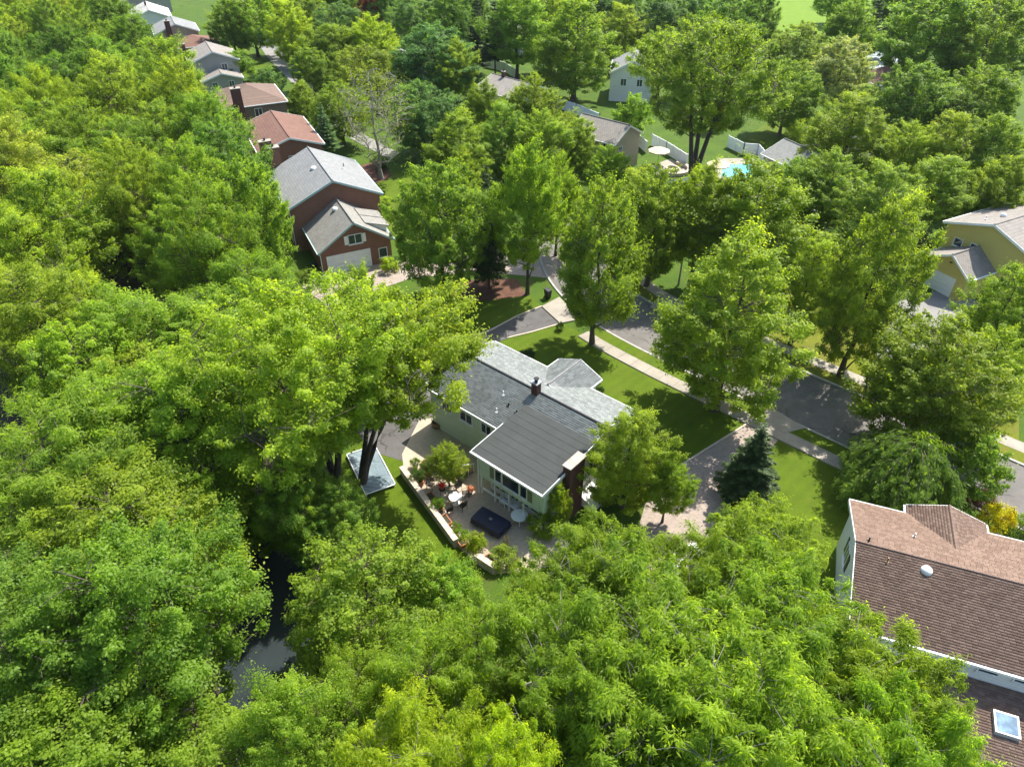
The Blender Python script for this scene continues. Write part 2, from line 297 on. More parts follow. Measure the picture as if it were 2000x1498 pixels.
FAR_HOUSES = [(-30.6, 99.2, 115.7, 1.5, 15.5, -4.6, 4.8, 5.0, 6.5, False, 'brick', 'red_shingle', (1.2, 3.6, 0.9, 1.6, 0, 6.6, 'brick'), [((1.8, 0, 3.2), 1.2, 1.2, '-x')], 'red brick house with red brown gable roof behind the grey roofed brick house'),
 (-44.4, 124.7, 115.7, -4.8, 6.8, -5.4, 5.2, 5.2, 7.2, True, 'brown_brick', 'brown_shingle', (-4.5, 2.4, 1.0, 1.5, 0, 8.0, 'dark_brick'), [((-4.5, -0.5, 3.9), 1.1, 1.2, '-x')], 'brown hip roofed house with a tall dark chimney'),
 (-62.6, 157.1, 115.7, -9.0, 0.8, -5.0, 4.4, 5.2, 7.0, False, 'grey_siding', 'tan_shingle', (-1.5, 4.4, 0.7, 0.9, 0, 7.3, 'dark_brick'), [((-8.7, -2, 4), 1.0, 1.1, '-x')], 'grey sided house with pale tan gable roof'),
 (-62.6, 157.1, 115.7, -13.2, -9.4, -4.6, 3.2, 2.7, 3.9, False, 'grey_siding', 'tan_shingle', None, [], 'low tan roofed garage in front of the grey sided house'),
 (-71.5, 173.5, 115.7, -3.9, 5.0, -5.1, 5.1, 3.4, 5.0, True, 'beige_siding', 'red_shingle', None, [], 'low brown red hip roofed house between two gabled houses'),
 (-79.1, 181.7, 115.7, -8.6, 1.4, -5.1, 4.4, 5.4, 7.2, False, 'tan_siding', 'grey_shingle', (-8.9, 1.2, 0.9, 1.1, 0, 7.9, 'dark_brick'), [((-8.3, -2, 4), 1.0, 1.1, '-x')], 'tan house with grey gable roof and brown chimney on its end wall'),
 (-94.4, 205.9, 115.7, -9.6, 4.0, -4.6, 5.3, 4.0, 6.0, False, 'pale_siding', 'pale_shingle', (-2, 0.6, 0.5, 0.5, 5, 6.7, 'dark_brick'), [((-9.3, 1, 2.2), 2.4, 1.0, '-x')], 'white house with pale roof far up at the top left'),
 (-106, 232, 115.7, -6, 6, -6, 6, 4, 6, False, 'grey_siding', 'grey_shingle', None, [], 'grey roofed house at the top edge behind the white one'),
 (11.1, 109.2, -41, -1, 7.6, -3.1, 4.3, 5.0, 6.9, False, 'tan_siding', 'tan_shingle', None, [((7.3, -1.2, 3.6), 0.9, 1.1, '+x')], 'tan house with pale tan roof and small white window in the centre'),
 (-2.2, 135.5, -45, -2, 7.5, -4.6, 4.6, 4.4, 6.0, False, 'grey_siding', 'tan_shingle', (1, 0, 0.6, 0.6, 5, 6.8, 'dark_brick'), [], 'far house with tan roof below dark bare stemmed conifers'),
 (39.0, 101.4, -65.5, -0.3, 5.6, -3.8, 3.8, 4.4, 6.0, False, 'beige_siding', 'grey_shingle', None, [((5.3, 1, 2.4), 1.0, 1.1, '+x')], 'beige house with pale grey roof beside the swimming pool'),
 (43.5, 100.5, 24.5, -1.0, 8, -4, 3.4, 4.4, 6.0, False, 'beige_siding', 'grey_shingle', (3.0, 1.5, 0.7, 0.9, 4, 7.3, 'brick'), [], 'grey roofed wing with brick chimney behind the beige house'),
 (69.3, 141.2, 26, -3.6, 6, -3.4, 4.2, 4.0, 6.0, True, 'grey_siding', 'red_shingle', None, [], 'brown red hip roof beside the tennis court'),
 (22.4, 140, 80, 0, 10, -4.2, 4.2, 5.2, 7.4, False, 'pale_siding', 'grey_shingle', None, [((0.3, -1.5, 3.5), 1, 1.2, '-x'), ((0.3, 1.5, 3.5), 1, 1.2, '-x')], 'white gabled house wall between the tall tree and the giant tree'),
 (-25.2, 158, 115.7, -5, 5, -4.5, 4.5, 4.0, 5.8, False, 'grey_siding', 'grey_shingle', None, [], 'far grey roofed house beside the yellow columnar tree'),
 (-55, 205, 115.7, -5, 5, -5, 5, 4.2, 6.2, False, 'pale_siding', 'pale_shingle', None, [], 'pale roofed house at the top edge above the bright columnar tree'),
 (2, 182, -20, -6, 6, -5, 5, 4.2, 6.2, False, 'pale_siding', 'grey_shingle', None, [], 'white house glimpsed between conifers at the top edge')]
FENCES = [([(8.4, 136.35), (11.67, 132.64), (15.15, 127.09)], 'bluish white vinyl fence in tree shade behind the tan house'), ([(22.82, 116.07), (24.55, 112.49), (26.7, 106.69)], 'white vinyl fence behind the tan parasol'),
 ([(21.1, 97.51), (22.7, 96.58), (25.43, 97.88)], 'white vinyl fence in front of the round fire pit'),
 ([(35.06, 115.34), (36.65, 111.8), (38.81, 111.34), (38.88, 107.56)], 'white vinyl fence bending round the pool garden'), ([(36.8, 90.8), (38.1, 88.34), (39.83, 85.06)], 'white vinyl fence panel below the beige house'),
 ([(39.83, 85.06), (41.69, 83.27), (41.69, 81.53)], 'white vinyl fence end half hidden by dark foliage'), ([(-5.63, 166.18), (-1.66, 162.73), (1.07, 156.17)], 'pale fence behind the far tan roof'),
 ([(20.05, 118.55), (21.44, 112.49)], 'white vinyl fence left of the giant tree')]
POOL = [(31.12, 102.75), (32.56, 107.56), (37.14, 107.56), (37.37, 102.75), (33.81, 100.76)]
FIREPIT = (24.24, 105.21)
PARASOL = [(22.44, 107.56), (30.13, 101.74)]
LAMPS = [(62.07, 85.73, 8.5, 63.67, 86.03, 'pale curved street lamp at the right photo edge'), (20.14, 69.66, 8.0, 18.74, 70.26, 'grey street lamp arm above the yellow green street tree')]
COURT = [(83.7, 183.35), (91.95, 176.11), (84.0, 159.99), (76.15, 164.04)]
HAZE = 0.00006
LEAF_COLOURS = [('bright', (0.19, 0.28, 0.03)), ('mid', (0.172, 0.275, 0.036)), ('deep', (0.118, 0.212, 0.034)), ('yellow', (0.245, 0.345, 0.028)), ('olive', (0.19, 0.28, 0.04)), ('pale', (0.235, 0.31, 0.06)), ('silver', (0.26, 0.34, 0.16)), ('dark', (0.034, 0.07, 0.018)), ('blue', (0.108, 0.208, 0.068)), ('red', (0.14, 0.035, 0.03)), ('gold', (0.37, 0.37, 0.012)), ('lime', (0.216, 0.31, 0.032)), ('fern', (0.182, 0.282, 0.03))]
TREES = [('oak', 7.96, 58.58, 16.97, 7.74, 'bright', 'tall bright green street tree on the verge beside the asphalt driveway apron', None, 'street trees along the road'),
 ('oak', 17.84, 48.34, 15.78, 10.76, 'bright', 'large bright green street tree on the sidewalk strip before the front lawn', None, 'street trees along the road'),
 ('oak', 24.26, 66.66, 14.91, 11.19, 'lime', 'open crowned yellow green tree with dark trunk behind the large street tree', None, 'street trees along the road'),
 ('oak', 15.08, 70.0, 13.81, 8.13, 'bright', 'slim green tree with bare lower trunk across the road from the grey roof', None, 'street trees along the road'),
 ('oak', 30.7, 53.23, 16.98, 7.68, 'bright', 'tall bright green tree standing on the yellowed lawn across the road', None, 'street trees along the road'),
 ('oak', 19.86, 70.0, 13.55, 6.51, 'lime', 'yellow green tree squeezed between two taller street trees above the road', None, None), ('oak', 32.24, 43.0, 12.5, 9.71, 'bright', 'broad bright green tree in front of the yellow garage driveway', None, None),
 ('oak', 42.46, 52.42, 11.5, 6.67, 'bright', 'bright green tree at right photo edge beside the yellow house', None, None), ('oak', 31.67, 45.59, 8, 4.56, 'mid', 'mid green tree leaning over the road end above the weeping evergreen', None, None),
 ('oak', 38.17, 46.18, 10, 6.2, 'bright', 'bright green tree at right photo edge above the brown roof', None, None), ('oak', 27.73, 58.59, 11, 5.3, 'bright', 'small bright tree between the yellowed lawn and the white fence', None, None),
 ('maple', -7.35, 66.66, 15.21, 10.14, 'mid', 'dense mid green maple in the lawn between brick house and driveway', None, None), ('spruce', -2.58, 69.77, 13.9, 5.41, 'dark', 'tall dark spruce with bare lower trunk beside the asphalt driveway', None, None),
 ('oak', 1.7, 68.3, 16.21, 6.58, 'bright', 'bright green tree beside the spruce at the driveway mouth', None, None), ('oak', 5.25, 77.4, 12.48, 5.29, 'lime', 'slender yellow green tree on the inner bend of the road', None, None),
 ('oak', -7.05, 95.3, 11, 8.99, 'lime', 'conical yellow green tree directly behind the dense maple', None, None), ('maple', -13.76, 111.52, 11, 11.76, 'blue', 'bluish dark green maple behind the leafless tree', None, None),
 ('bare', -19.3, 101.74, 15.32, 11.52, 'olive', 'leafless grey twiggy tree between brick roof and dark maple', None, None),
 ('maple', -14.33, 141.06, 13, 16.11, 'blue', 'bluish dark green round tree between two yellow green columns far up the street', None, None), ('oak', -10.03, 137.21, 11, 7.91, 'lime', 'narrow yellow green tree beside the far tan roof', None, None),
 ('oak', -27.5, 152.34, 13, 9.61, 'yellow', 'bright yellow green columnar tree far up the street beside a grey roof', None, None), ('oak', -47.21, 165.32, 13, 9.78, 'yellow', 'bright yellow green columnar tree right of the far white road', None, None),
 ('oak', -35.75, 151.51, 11, 11.14, 'lime', 'yellow green tree in front of the far grassy gardens, left of the columnar one', None, None), ('maple', -27.14, 136.03, 11, 11.55, 'olive', 'light olive round tree above the leafless tree', None, None),
 ('maple', -38.02, 142.52, 9, 7.73, 'mid', 'mid green round tree behind the brown hip roof', None, None), ('maple', -58.3, 175.38, 13.75, 12.59, 'mid', 'shady mid green tree with visible trunk beside the far pale road', None, None),
 ('maple', -62.54, 173.89, 12, 10.24, 'mid', 'mid green tree behind the pale grey gabled roofs at top left', None, None), ('maple', -38.48, 170.84, 12, 12.32, 'blue', 'bluish green tree at the top edge behind the yellow columns', None, None),
 ('maple', -45.39, 177.03, 12, 10.4, 'mid', 'mid green tree at the top edge above the bright column', None, None), ('small', -55.62, 154.13, 6, 7.28, 'mid', 'small green tree hugging the wall of the pale tan gabled house', None, None),
 ('small', -45.61, 140.14, 6, 5.76, 'blue', 'small bluish tree behind the brown hip roof, at its right corner', None, None), ('spruce', -28.32, 108.69, 9, 4.25, 'blue', 'blue green spruce at the right corner of the red brown gable', None, None),
 ('spruce', -36.59, 130.83, 7, 4.07, 'blue', 'small blue spruce behind the brown hip roof', None, None), ('oak', 3.3, 107.59, 13, 9.07, 'bright', 'bright green tree covering the middle of the far tan roof', None, None),
 ('oak', -1.05, 100.48, 11, 7.93, 'mid', 'mid green tree between the far tan roof and the road bend', None, None), ('oak', -4.32, 114.51, 10, 6.43, 'bright', 'bright green tree in front of the far tan roof, at its left end', None, None),
 ('oak', 4.13, 98.17, 11, 7.78, 'mid', 'mid green tree below the far blue fence', None, None), ('oak', 11.74, 140.33, 17, 13.99, 'bright', 'very tall bright green tree left of the white house wall', None, None),
 ('oak', 0.98, 153.68, 17, 13.12, 'mid', 'very tall green tree at the top edge over the far tan roof', None, None), ('spruce', -3.49, 156.62, 17, 6.16, 'dark', 'tall dark conifer with bare stems behind the far tan roof, the right one', None, None),
 ('spruce', -7.15, 160.36, 16, 6.3, 'dark', 'tall dark conifer with bare stems behind the far tan roof, the left one', None, None), ('spruce', -18.58, 177.05, 14, 6.9, 'dark', 'dark conifer at the top edge beside the purple tree', None, None),
 ('maple', -22.24, 173.83, 13, 11.35, 'blue', 'dark bluish tree at the top edge above the far round maple', None, None), ('maple', -12.85, 167.39, 14, 10.95, 'deep', 'deep green tree at the top edge beside the dark conifers', None, None),
 ('small', -34.65, 189.67, 10, 6.78, 'red', 'purple leaved tree at the top edge', None, None), ('cotton', 26.1, 99.78, 21.73, 20.11, 'mid', 'giant many stemmed tree rising beside the round stone fire pit', None, None),
 ('maple', 45.13, 120.77, 12, 10.43, 'mid', 'round mid green tree beside the silver leaved tree', None, None), ('maple', 57.0, 130.38, 13, 11.97, 'silver', 'silver leaved round tree in front of the brown hip roof', None, None),
 ('maple', 55.72, 149.53, 12, 11.98, 'olive', 'greyish green round tree at the foot of the bright field', None, None), ('oak', 70.01, 160.95, 15, 10.56, 'mid', 'green tree at the right side of the bright field', None, None),
 ('spruce', 80.26, 173.72, 14, 6.22, 'dark', 'dark conifer behind the tennis court, the left one', None, None), ('spruce', 84.68, 173.72, 14, 6.22, 'dark', 'dark conifer behind the tennis court, the right one', None, None),
 ('maple', 79.62, 146.99, 18, 18.4, 'mid', 'large mid green tree right of the tennis court', None, None), ('maple', 86.98, 141.64, 18, 15.94, 'mid', 'large green tree in the top right corner of the photo', None, None),
 ('maple', 61.31, 113.37, 13, 11.84, 'deep', 'deep green round tree in front of the brown hip roof, on its right', None, None), ('maple', 72.53, 114.28, 13, 11.92, 'mid', 'mid green tree at right photo edge below the top corner trees', None, None),
 ('maple', 57.5, 119.15, 8, 9.19, 'mid', 'low mid green round tree below the brown hip roof', None, None), ('oak', 45.73, 96.94, 13, 10.43, 'bright', 'bright green tree behind the grey tan walled house', None, None),
 ('oak', 44.93, 102.74, 10, 6.63, 'bright', 'bright green tree touching the chimney of the grey tan walled house', None, None), ('oak', 51.6, 92.76, 11, 7.44, 'lime', 'yellow green tree right of the grey roofed tan house, middle of its row', None, None),
 ('oak', 56.75, 92.64, 12, 8.08, 'olive', 'olive tree right of the middle, below the deep green round tree', None, None), ('oak', 61.73, 91.59, 12, 8.01, 'olive', 'olive tree at right photo edge beside the lamp head', None, None),
 ('oak', 38.29, 82.41, 11, 8.65, 'olive', 'loose olive tree hiding the corner of the tan walled house', None, None), ('oak', 40.7, 74.09, 12, 8.51, 'olive', 'loose olive tree above the tall tree on the yellowed lawn', None, None),
 ('oak', 51.34, 82.65, 10, 8.08, 'olive', 'olive tree just behind the yellow house roof', None, None), ('oak', 36.08, 88.16, 8, 5.27, 'mid', 'mid green tree at the corner of the tan walled house, near the pool', None, None),
 ('small', 45.23, 113.21, 5, 3.64, 'lime', 'small lime green tree behind the chimney of the grey roofed tan house', None, None), ('maple', 45.01, 163.95, 15, 12.88, 'deep', 'deep green tree at the top edge left of the bright field', None, None),
 ('maple', 52.16, 167.04, 15, 9.82, 'deep', 'deep green tree at the top edge touching the bright field', None, None), ('maple', 31.57, 170.5, 14, 14.47, 'blue', 'greyish blue green tree at the top edge above the giant tree', None, None),
 ('maple', 40.03, 173.83, 13, 11.35, 'blue', 'greyish tree at the top edge, right of the blue green one', None, None), ('oak', 23.45, 165.03, 12, 9.78, 'bright', 'bright green tree above the white house wall', None, None),
 ('small', 19.32, 116.29, 8, 6.14, 'mid', 'small green tree between white house wall and giant tree', None, None), ('oak', 9.22, 100.27, 9, 6.16, 'bright', 'bright green tree hiding the left part of the centre tan house', None, None),
 ('oak', 12.75, 92.85, 8, 5.48, 'lime', 'yellow green tree in front of the centre tan house window', None, None), ('oak', 15.0, 81.22, 9, 6.78, 'lime', 'yellow green tree before the stone fire pit garden', None, None),
 ('oak', 17.21, 76.59, 9, 5.9, 'bright', 'bright green tree behind the slim roadside tree', None, None), ('small', 34.64, 123.55, 6, 3.46, 'red', 'red leaved tree behind the giant tree', None, None),
 ('maple', 67.08, 110.35, 10, 8.58, 'deep', 'deep green tree between the round deep green tree and right edge', None, None), ('maple', 28.16, 142.71, 12, 10.56, 'mid', 'mid green tree behind the giant tree, at its left shoulder', None, None),
 ('oak', 8.17, 160.36, 16, 11.55, 'bright', 'very tall bright tree at the top edge, middle of the photo', None, None), ('maple', -27.4, 115.95, 10, 8.93, 'mid', 'mid green round tree in front of the light olive one, left of the leafless tree', None, None),
 ('oak', -35.88, 125.96, 7, 5.26, 'bright', 'bright green tree behind the ridge of the brown hip roof', None, None), ('oak', 57.51, 79.9, 11, 6.63, 'olive', 'olive tree at right photo edge under the lamp head', None, None),
 ('oak', 56.2, 80.61, 8, 4.92, 'mid', 'mid green tree behind the yellow house ridge at right', None, None), ('small', 33.57, 37.11, 6.5, 4.07, 'mid', 'low mid green tree between weeping evergreen and right photo edge', None, None),
 ('oak', -6.22, 89.99, 8, 4.68, 'bright', 'bright green tree just behind the dense maple crown, beside the spruce tip', None, None),
 ('oak', -42.06, 198.95, 13, 14.06, 'mid', 'far mid green tree at the top edge behind the purple tree, left of it', None, 'far trees along the top edge'),
 ('maple', -55.25, 198.22, 12, 11.49, 'bright', 'far bright green tree at the top edge straight above the bright column', None, 'far trees along the top edge'),
 ('maple', -29.02, 191.58, 14, 12.34, 'deep', 'far deep green tree at the top edge right of the purple tree', None, 'far trees along the top edge'),
 ('oak', 7.39, 195.56, 14, 13.82, 'mid', 'far mid green tree at the top edge above the middle tall tree', None, 'far trees along the top edge'),
 ('maple', 18.14, 191.58, 14, 14.8, 'blue', 'far bluish tree at the top edge above the very tall bright tree', None, 'far trees along the top edge'),
 ('maple', 27.0, 198.95, 13, 12.78, 'mid', 'far mid green tree at the top edge above the white house wall', None, 'far trees along the top edge'),
 ('oak', 39.09, 188.04, 15, 14.53, 'deep', 'far deep green tree at the top edge above the giant tree', None, 'far trees along the top edge'),
 ('maple', 48.28, 192.01, 15, 13.57, 'mid', 'far mid green tree at the top edge left of the bright field, farther back', None, 'far trees along the top edge'),
 ('maple', 85.07, 211.82, 13, 9.46, 'mid', 'far mid green tree at the top edge on the far side of the bright field', None, 'far trees along the top edge'),
 ('oak', 95.36, 192.01, 15, 14.8, 'deep', 'far deep green tree at the top edge behind the tennis court trees', None, 'far trees along the top edge'),
 ('maple', 110.76, 196.13, 15, 15.08, 'mid', 'far mid green tree at the top edge behind the top right corner trees', None, 'far trees along the top edge'),
 ('maple', 117.26, 188.04, 15, 14.53, 'deep', 'far deep green tree at the top edge in the extreme top right corner', None, 'far trees along the top edge'),
 ('oak', -63.93, 202.19, 12, 10.4, 'mid', 'far mid green tree at the top edge behind the far pale road', None, 'far trees along the top edge'),
 ('maple', -12.07, 192.01, 15, 13.57, 'deep', 'far deep green tree at the top edge behind the dark conifers', None, 'far trees along the top edge'),
 ('wood', -13.85, 31.68, 9.5, 5.64, 'mid', 'mid green tree under the left limbs of the huge yellow green tree', None, None), ('wood', -11.03, 31.41, 8, 4.34, 'deep', 'deep green tree between the huge tree trunk and the broad maple', None, None),
 ('wood', -12.42, 30.01, 6.5, 3.63, 'deep', 'deep green low tree on the upper bank of the dark water', None, None), ('small', -20.6, 32.6, 4.2, 4.0, 'deep', 'low deep green sapling on the far bank of the dark water, left one', None, None),
 ('small', -18.7, 33.4, 4.0, 3.8, 'mid', 'low mid green sapling on the far bank of the dark water, middle one', None, None), ('small', -16.4, 32.6, 4.4, 3.8, 'deep', 'low deep green sapling on the far bank of the dark water, right one', None, None),
 ('oak', 8.31, 36.82, 9, 5.43, 'bright', 'bright green tree against the right gable of the grey roofed house', None, None), ('oak', 11.06, 35.32, 6, 2.89, 'bright', 'small bright tree beside the paved driveway below the front lawn', None, None),
 ('spruce', 17.65, 37.63, 7.57, 5.21, 'dark', 'squat dark evergreen between paved driveway and the small side lawn', None, None), ('weep', 28.68, 37.11, 7.69, 11.07, 'deep', 'wide weeping evergreen with drooping branches above the brown roof', None, None),
 ('small', 3.36, 34.59, 4.5, 1.63, 'bright', 'small leafy tree growing beside the brick chimney', None, None), ('cotton', -13.45, 38.11, 17.5, 15.28, 'lime', 'huge yellow green tree with thick visible limbs left of the grey roof', None, None),
 ('lean', -11.7, 39.2, 15, 10.6, 'lime', 'spreading yellow green tree whose limbs reach over the patio drive', None, None), ('oak', -12.51, 50.33, 13, 6.43, 'lime', 'yellow green tree with upright shoots before the white garage door', None, None),
 ('wood', -4.86, 38.98, 4.2, 2.63, 'bright', 'low bright green branchy tree beside the patio steps', None, None), ('wood', -13.06, 31.58, 8.5, 4.34, 'bright', 'bright green tree left of the wrinkled tarp on the back lawn', None, None),
 ('maple', -7.91, 23.89, 11, 8.49, 'mid', 'broad mid green maple below the back lawn', None, None), ('maple', -3.96, 24.93, 8, 5.05, 'mid', 'mid green maple hiding the lower end of the patio wall', None, None),
 ('willow', -1.62, 18.98, 12, 5.8, 'olive', 'olive fine leaved tree below the patio wall', None, None), ('willow', -3.76, 17.2, 12, 6.3, 'olive', 'olive fine leaved tree left of the bright yellow locust', None, None),
 ('willow', -7.3, 18.17, 10, 4.55, 'olive', 'small olive fine leaved tree beside the dark water', None, None), ('locust', -3.56, 11.95, 15, 6.74, 'yellow', 'bright yellow locust at the bottom edge, the left of the pair', None, None),
 ('locust', -0.18, 11.51, 15, 5.04, 'yellow', 'bright yellow locust at the bottom edge, the right of the pair', None, None), ('wood', -8.91, 14.7, 13, 5.63, 'mid', 'mid green tree at the bottom edge left of the yellow locusts', None, None),
 ('locust', 4.69, 22.9, 12, 8.24, 'fern', 'feathery locust covering the corner of the pale house by the patio', None, 'feathery locusts between the two houses'),
 ('locust', 12.49, 24.05, 12, 8.44, 'fern', 'feathery locust below the squat dark evergreen', None, 'feathery locusts between the two houses'),
 ('locust', 5.62, 17.87, 14, 10.11, 'fern', 'broad feathery locust nearest below the white parked car', None, 'feathery locusts between the two houses'),
 ('locust', 11.61, 18.37, 14, 9.74, 'fern', 'broad feathery locust reaching over the brown roof, left of the white dome', None, 'feathery locusts between the two houses'),
 ('locust', 15.51, 15.61, 13.5, 8.02, 'fern', 'feathery locust overhanging the lower brown roof and skylights', None, 'feathery locusts between the two houses'),
 ('locust', 8.27, 13.74, 16, 10.17, 'fern', 'largest feathery locust, with grey forked trunk near the bottom edge', None, 'feathery locusts between the two houses'),
 ('locust', 14.73, 12.64, 14.5, 6.91, 'fern', 'feathery locust at the bottom edge beside the tilted skylight', None, 'feathery locusts between the two houses'),
 ('locust', 3.88, 15.75, 14, 6.86, 'mid', 'shaded feathery locust right of the olive fine leaved tree', None, 'feathery locusts between the two houses'),
 ('wood', 2.6, 14.87, 10, 7.02, 'deep', 'deep green tree at the bottom edge right of the yellow locusts', None, None), ('wood', 7.34, 15.14, 9, 6.2, 'deep', 'deep green tree in shade at the bottom edge under the locusts', None, None),
 ('wood', -18.79, 15.05, 10.82, 10.21, 'bright', 'bright green tree, first from left in first woodland row up from the bottom', None, 'trees of the dense left woodland'),
 ('wood', -11.43, 13.79, 10.3, 8.74, 'bright', 'bright green tree, second from left in first woodland row up from the bottom', None, 'trees of the dense left woodland'),
 ('wood', -23.62, 18.74, 14.08, 10.26, 'deep', 'deep green tree, first from left in second woodland row up from the bottom', None, 'trees of the dense left woodland'),
 ('wood', -18.06, 20.56, 14.68, 9.93, 'mid', 'mid green tree, second from left in second woodland row up from the bottom', None, 'trees of the dense left woodland'),
 ('wood', -21.62, 26.18, 12.81, 12.16, 'bright', 'bright green tree, first from left in third woodland row up from the bottom', None, 'trees of the dense left woodland'),
 ('willow', -27.35, 30.75, 13.72, 11.47, 'mid', 'mid green tree, first from left in fourth woodland row up from the bottom', None, 'trees of the dense left woodland'),
 ('wood', -27.37, 36.7, 11.76, 8.15, 'mid', 'mid green tree, first from left in fifth woodland row up from the bottom', None, 'trees of the dense left woodland'),
 ('wood', -22.05, 36.05, 13.5, 11.88, 'lime', 'yellow green tree, second from left in fifth woodland row up from the bottom', None, 'trees of the dense left woodland'),
 ('maple', -31.59, 42.21, 12.69, 8.8, 'lime', 'yellow green tree, first from left in sixth woodland row up from the bottom', None, 'trees of the dense left woodland'),
 ('maple', -26.76, 40.98, 10.63, 10.34, 'lime', 'yellow green tree, second from left in sixth woodland row up from the bottom', None, 'trees of the dense left woodland'),
 ('wood', -20.35, 41.55, 12.21, 8.25, 'mid', 'mid green tree, third from left in sixth woodland row up from the bottom', None, 'trees of the dense left woodland'),
 ('wood', -37.94, 48.18, 13.6, 10.6, 'bright', 'bright green tree, first from left in seventh woodland row up from the bottom', None, 'trees of the dense left woodland'),
 ('wood', -30.17, 46.57, 11.96, 10.72, 'mid', 'mid green tree, second from left in seventh woodland row up from the bottom', None, 'trees of the dense left woodland'),
 ('wood', -24.55, 48.79, 11.22, 11.26, 'mid', 'mid green tree, third from left in seventh woodland row up from the bottom', None, 'trees of the dense left woodland'),
 ('wood', -45.63, 54.61, 10.61, 9.42, 'lime', 'yellow green tree, first from left in eighth woodland row up from the bottom', None, 'trees of the dense left woodland'),
 ('maple', -37.45, 52.99, 10.55, 8.35, 'lime', 'yellow green tree, second from left in eighth woodland row up from the bottom', None, 'trees of the dense left woodland'),
 ('willow', -22.64, 54.33, 11.7, 9.01, 'mid', 'mid green tree, third from left in eighth woodland row up from the bottom', None, 'trees of the dense left woodland'),
 ('wood', -45.08, 58.73, 13.4, 9.24, 'lime', 'yellow green tree, first from left in ninth woodland row up from the bottom', None, 'trees of the dense left woodland'),
 ('wood', -28.41, 60.23, 15.98, 9.27, 'bright', 'bright green tree, second from left in ninth woodland row up from the bottom', None, 'trees of the dense left woodland'),
 ('willow', -51.74, 66.58, 11.22, 7.63, 'lime', 'yellow green tree, first from left in tenth woodland row up from the bottom', None, 'trees of the dense left woodland'),
 ('oak', -44.47, 64.37, 14.92, 9.47, 'lime', 'yellow green tree, second from left in tenth woodland row up from the bottom', None, 'trees of the dense left woodland'),
 ('wood', -34.67, 65.91, 10.98, 7.67, 'bright', 'bright green tree, third from left in tenth woodland row up from the bottom', None, 'trees of the dense left woodland'),
 ('maple', -26.31, 66.27, 15.46, 8.01, 'mid', 'mid green tree, fourth from left in tenth woodland row up from the bottom', None, 'trees of the dense left woodland'),
 ('wood', -48.01, 71.46, 13.03, 8.27, 'lime', 'yellow green tree, first from left in eleventh woodland row up from the bottom', None, 'trees of the dense left woodland'),
 ('wood', -39.88, 71.3, 15.55, 8.1, 'bright', 'bright green tree, second from left in eleventh woodland row up from the bottom', None, 'trees of the dense left woodland'),
 ('wood', -33.45, 71.08, 15.8, 8.51, 'bright', 'bright green tree, third from left in eleventh woodland row up from the bottom', None, 'trees of the dense left woodland'),
 ('wood', -57.03, 78.49, 15.85, 9.82, 'pale', 'pale tree, first from left in twelfth woodland row up from the bottom', None, 'trees of the dense left woodland'),
 ('maple', -49.64, 77.33, 12.33, 11.76, 'pale', 'pale tree, second from left in twelfth woodland row up from the bottom', None, 'trees of the dense left woodland'),
 ('wood', -40.78, 78.54, 10.96, 11.21, 'bright', 'bright green tree, third from left in twelfth woodland row up from the bottom', None, 'trees of the dense left woodland'),
 ('wood', -32.31, 78.0, 15.08, 11.41, 'deep', 'deep green tree, fourth from left in twelfth woodland row up from the bottom', None, 'trees of the dense left woodland'),
 ('wood', -62.75, 83.13, 12.4, 9.98, 'bright', 'bright green tree, first from left in thirteenth woodland row up from the bottom', None, 'trees of the dense left woodland'),
 ('oak', -54.32, 84.98, 11.48, 10.93, 'bright', 'bright green tree, second from left in thirteenth woodland row up from the bottom', None, 'trees of the dense left woodland'),
 ('wood', -46.16, 85.22, 13.37, 11.08, 'mid', 'mid green tree, third from left in thirteenth woodland row up from the bottom', None, 'trees of the dense left woodland'),
 ('wood', -38.29, 84.11, 10.71, 10.36, 'bright', 'bright green tree, fourth from left in thirteenth woodland row up from the bottom', None, 'trees of the dense left woodland'),
 ('wood', -61.62, 89.4, 11.84, 9.53, 'bright', 'bright green tree, first from left in fourteenth woodland row up from the bottom', None, 'trees of the dense left woodland'),
 ('wood', -54.19, 90.16, 13.95, 9.66, 'bright', 'bright green tree, second from left in fourteenth woodland row up from the bottom', None, 'trees of the dense left woodland'),
 ('wood', -45.01, 91.35, 13.71, 9.85, 'mid', 'mid green tree, third from left in fourteenth woodland row up from the bottom', None, 'trees of the dense left woodland'),
 ('wood', -38.44, 91.64, 14.68, 9.71, 'mid', 'mid green tree, fourth from left in fourteenth woodland row up from the bottom', None, 'trees of the dense left woodland'),
 ('wood', -69.63, 96.05, 10.64, 8.19, 'mid', 'mid green tree, first from left in 15th woodland row up from the bottom', None, 'trees of the dense left woodland'),
 ('wood', -62.02, 96.19, 12.65, 9.95, 'mid', 'mid green tree, second from left in 15th woodland row up from the bottom', None, 'trees of the dense left woodland'),
 ('maple', -53.16, 96.85, 10.49, 10.97, 'bright', 'bright green tree, third from left in 15th woodland row up from the bottom', None, 'trees of the dense left woodland'),
 ('wood', -44.97, 95.93, 10.33, 9.92, 'mid', 'mid green tree, fourth from left in 15th woodland row up from the bottom', None, 'trees of the dense left woodland'),
 ('willow', -73.76, 102.8, 10.82, 11.54, 'bright', 'bright green tree, first from left in 16th woodland row up from the bottom', None, 'trees of the dense left woodland'),
 ('willow', -65.48, 102.72, 14.89, 8.49, 'bright', 'bright green tree, second from left in 16th woodland row up from the bottom', None, 'trees of the dense left woodland'),
 ('wood', -55.54, 103.23, 15.74, 11.81, 'bright', 'bright green tree, third from left in 16th woodland row up from the bottom', None, 'trees of the dense left woodland'),
 ('wood', -46.97, 104.47, 15.58, 7.9, 'bright', 'bright green tree, fourth from left in 16th woodland row up from the bottom', None, 'trees of the dense left woodland'),
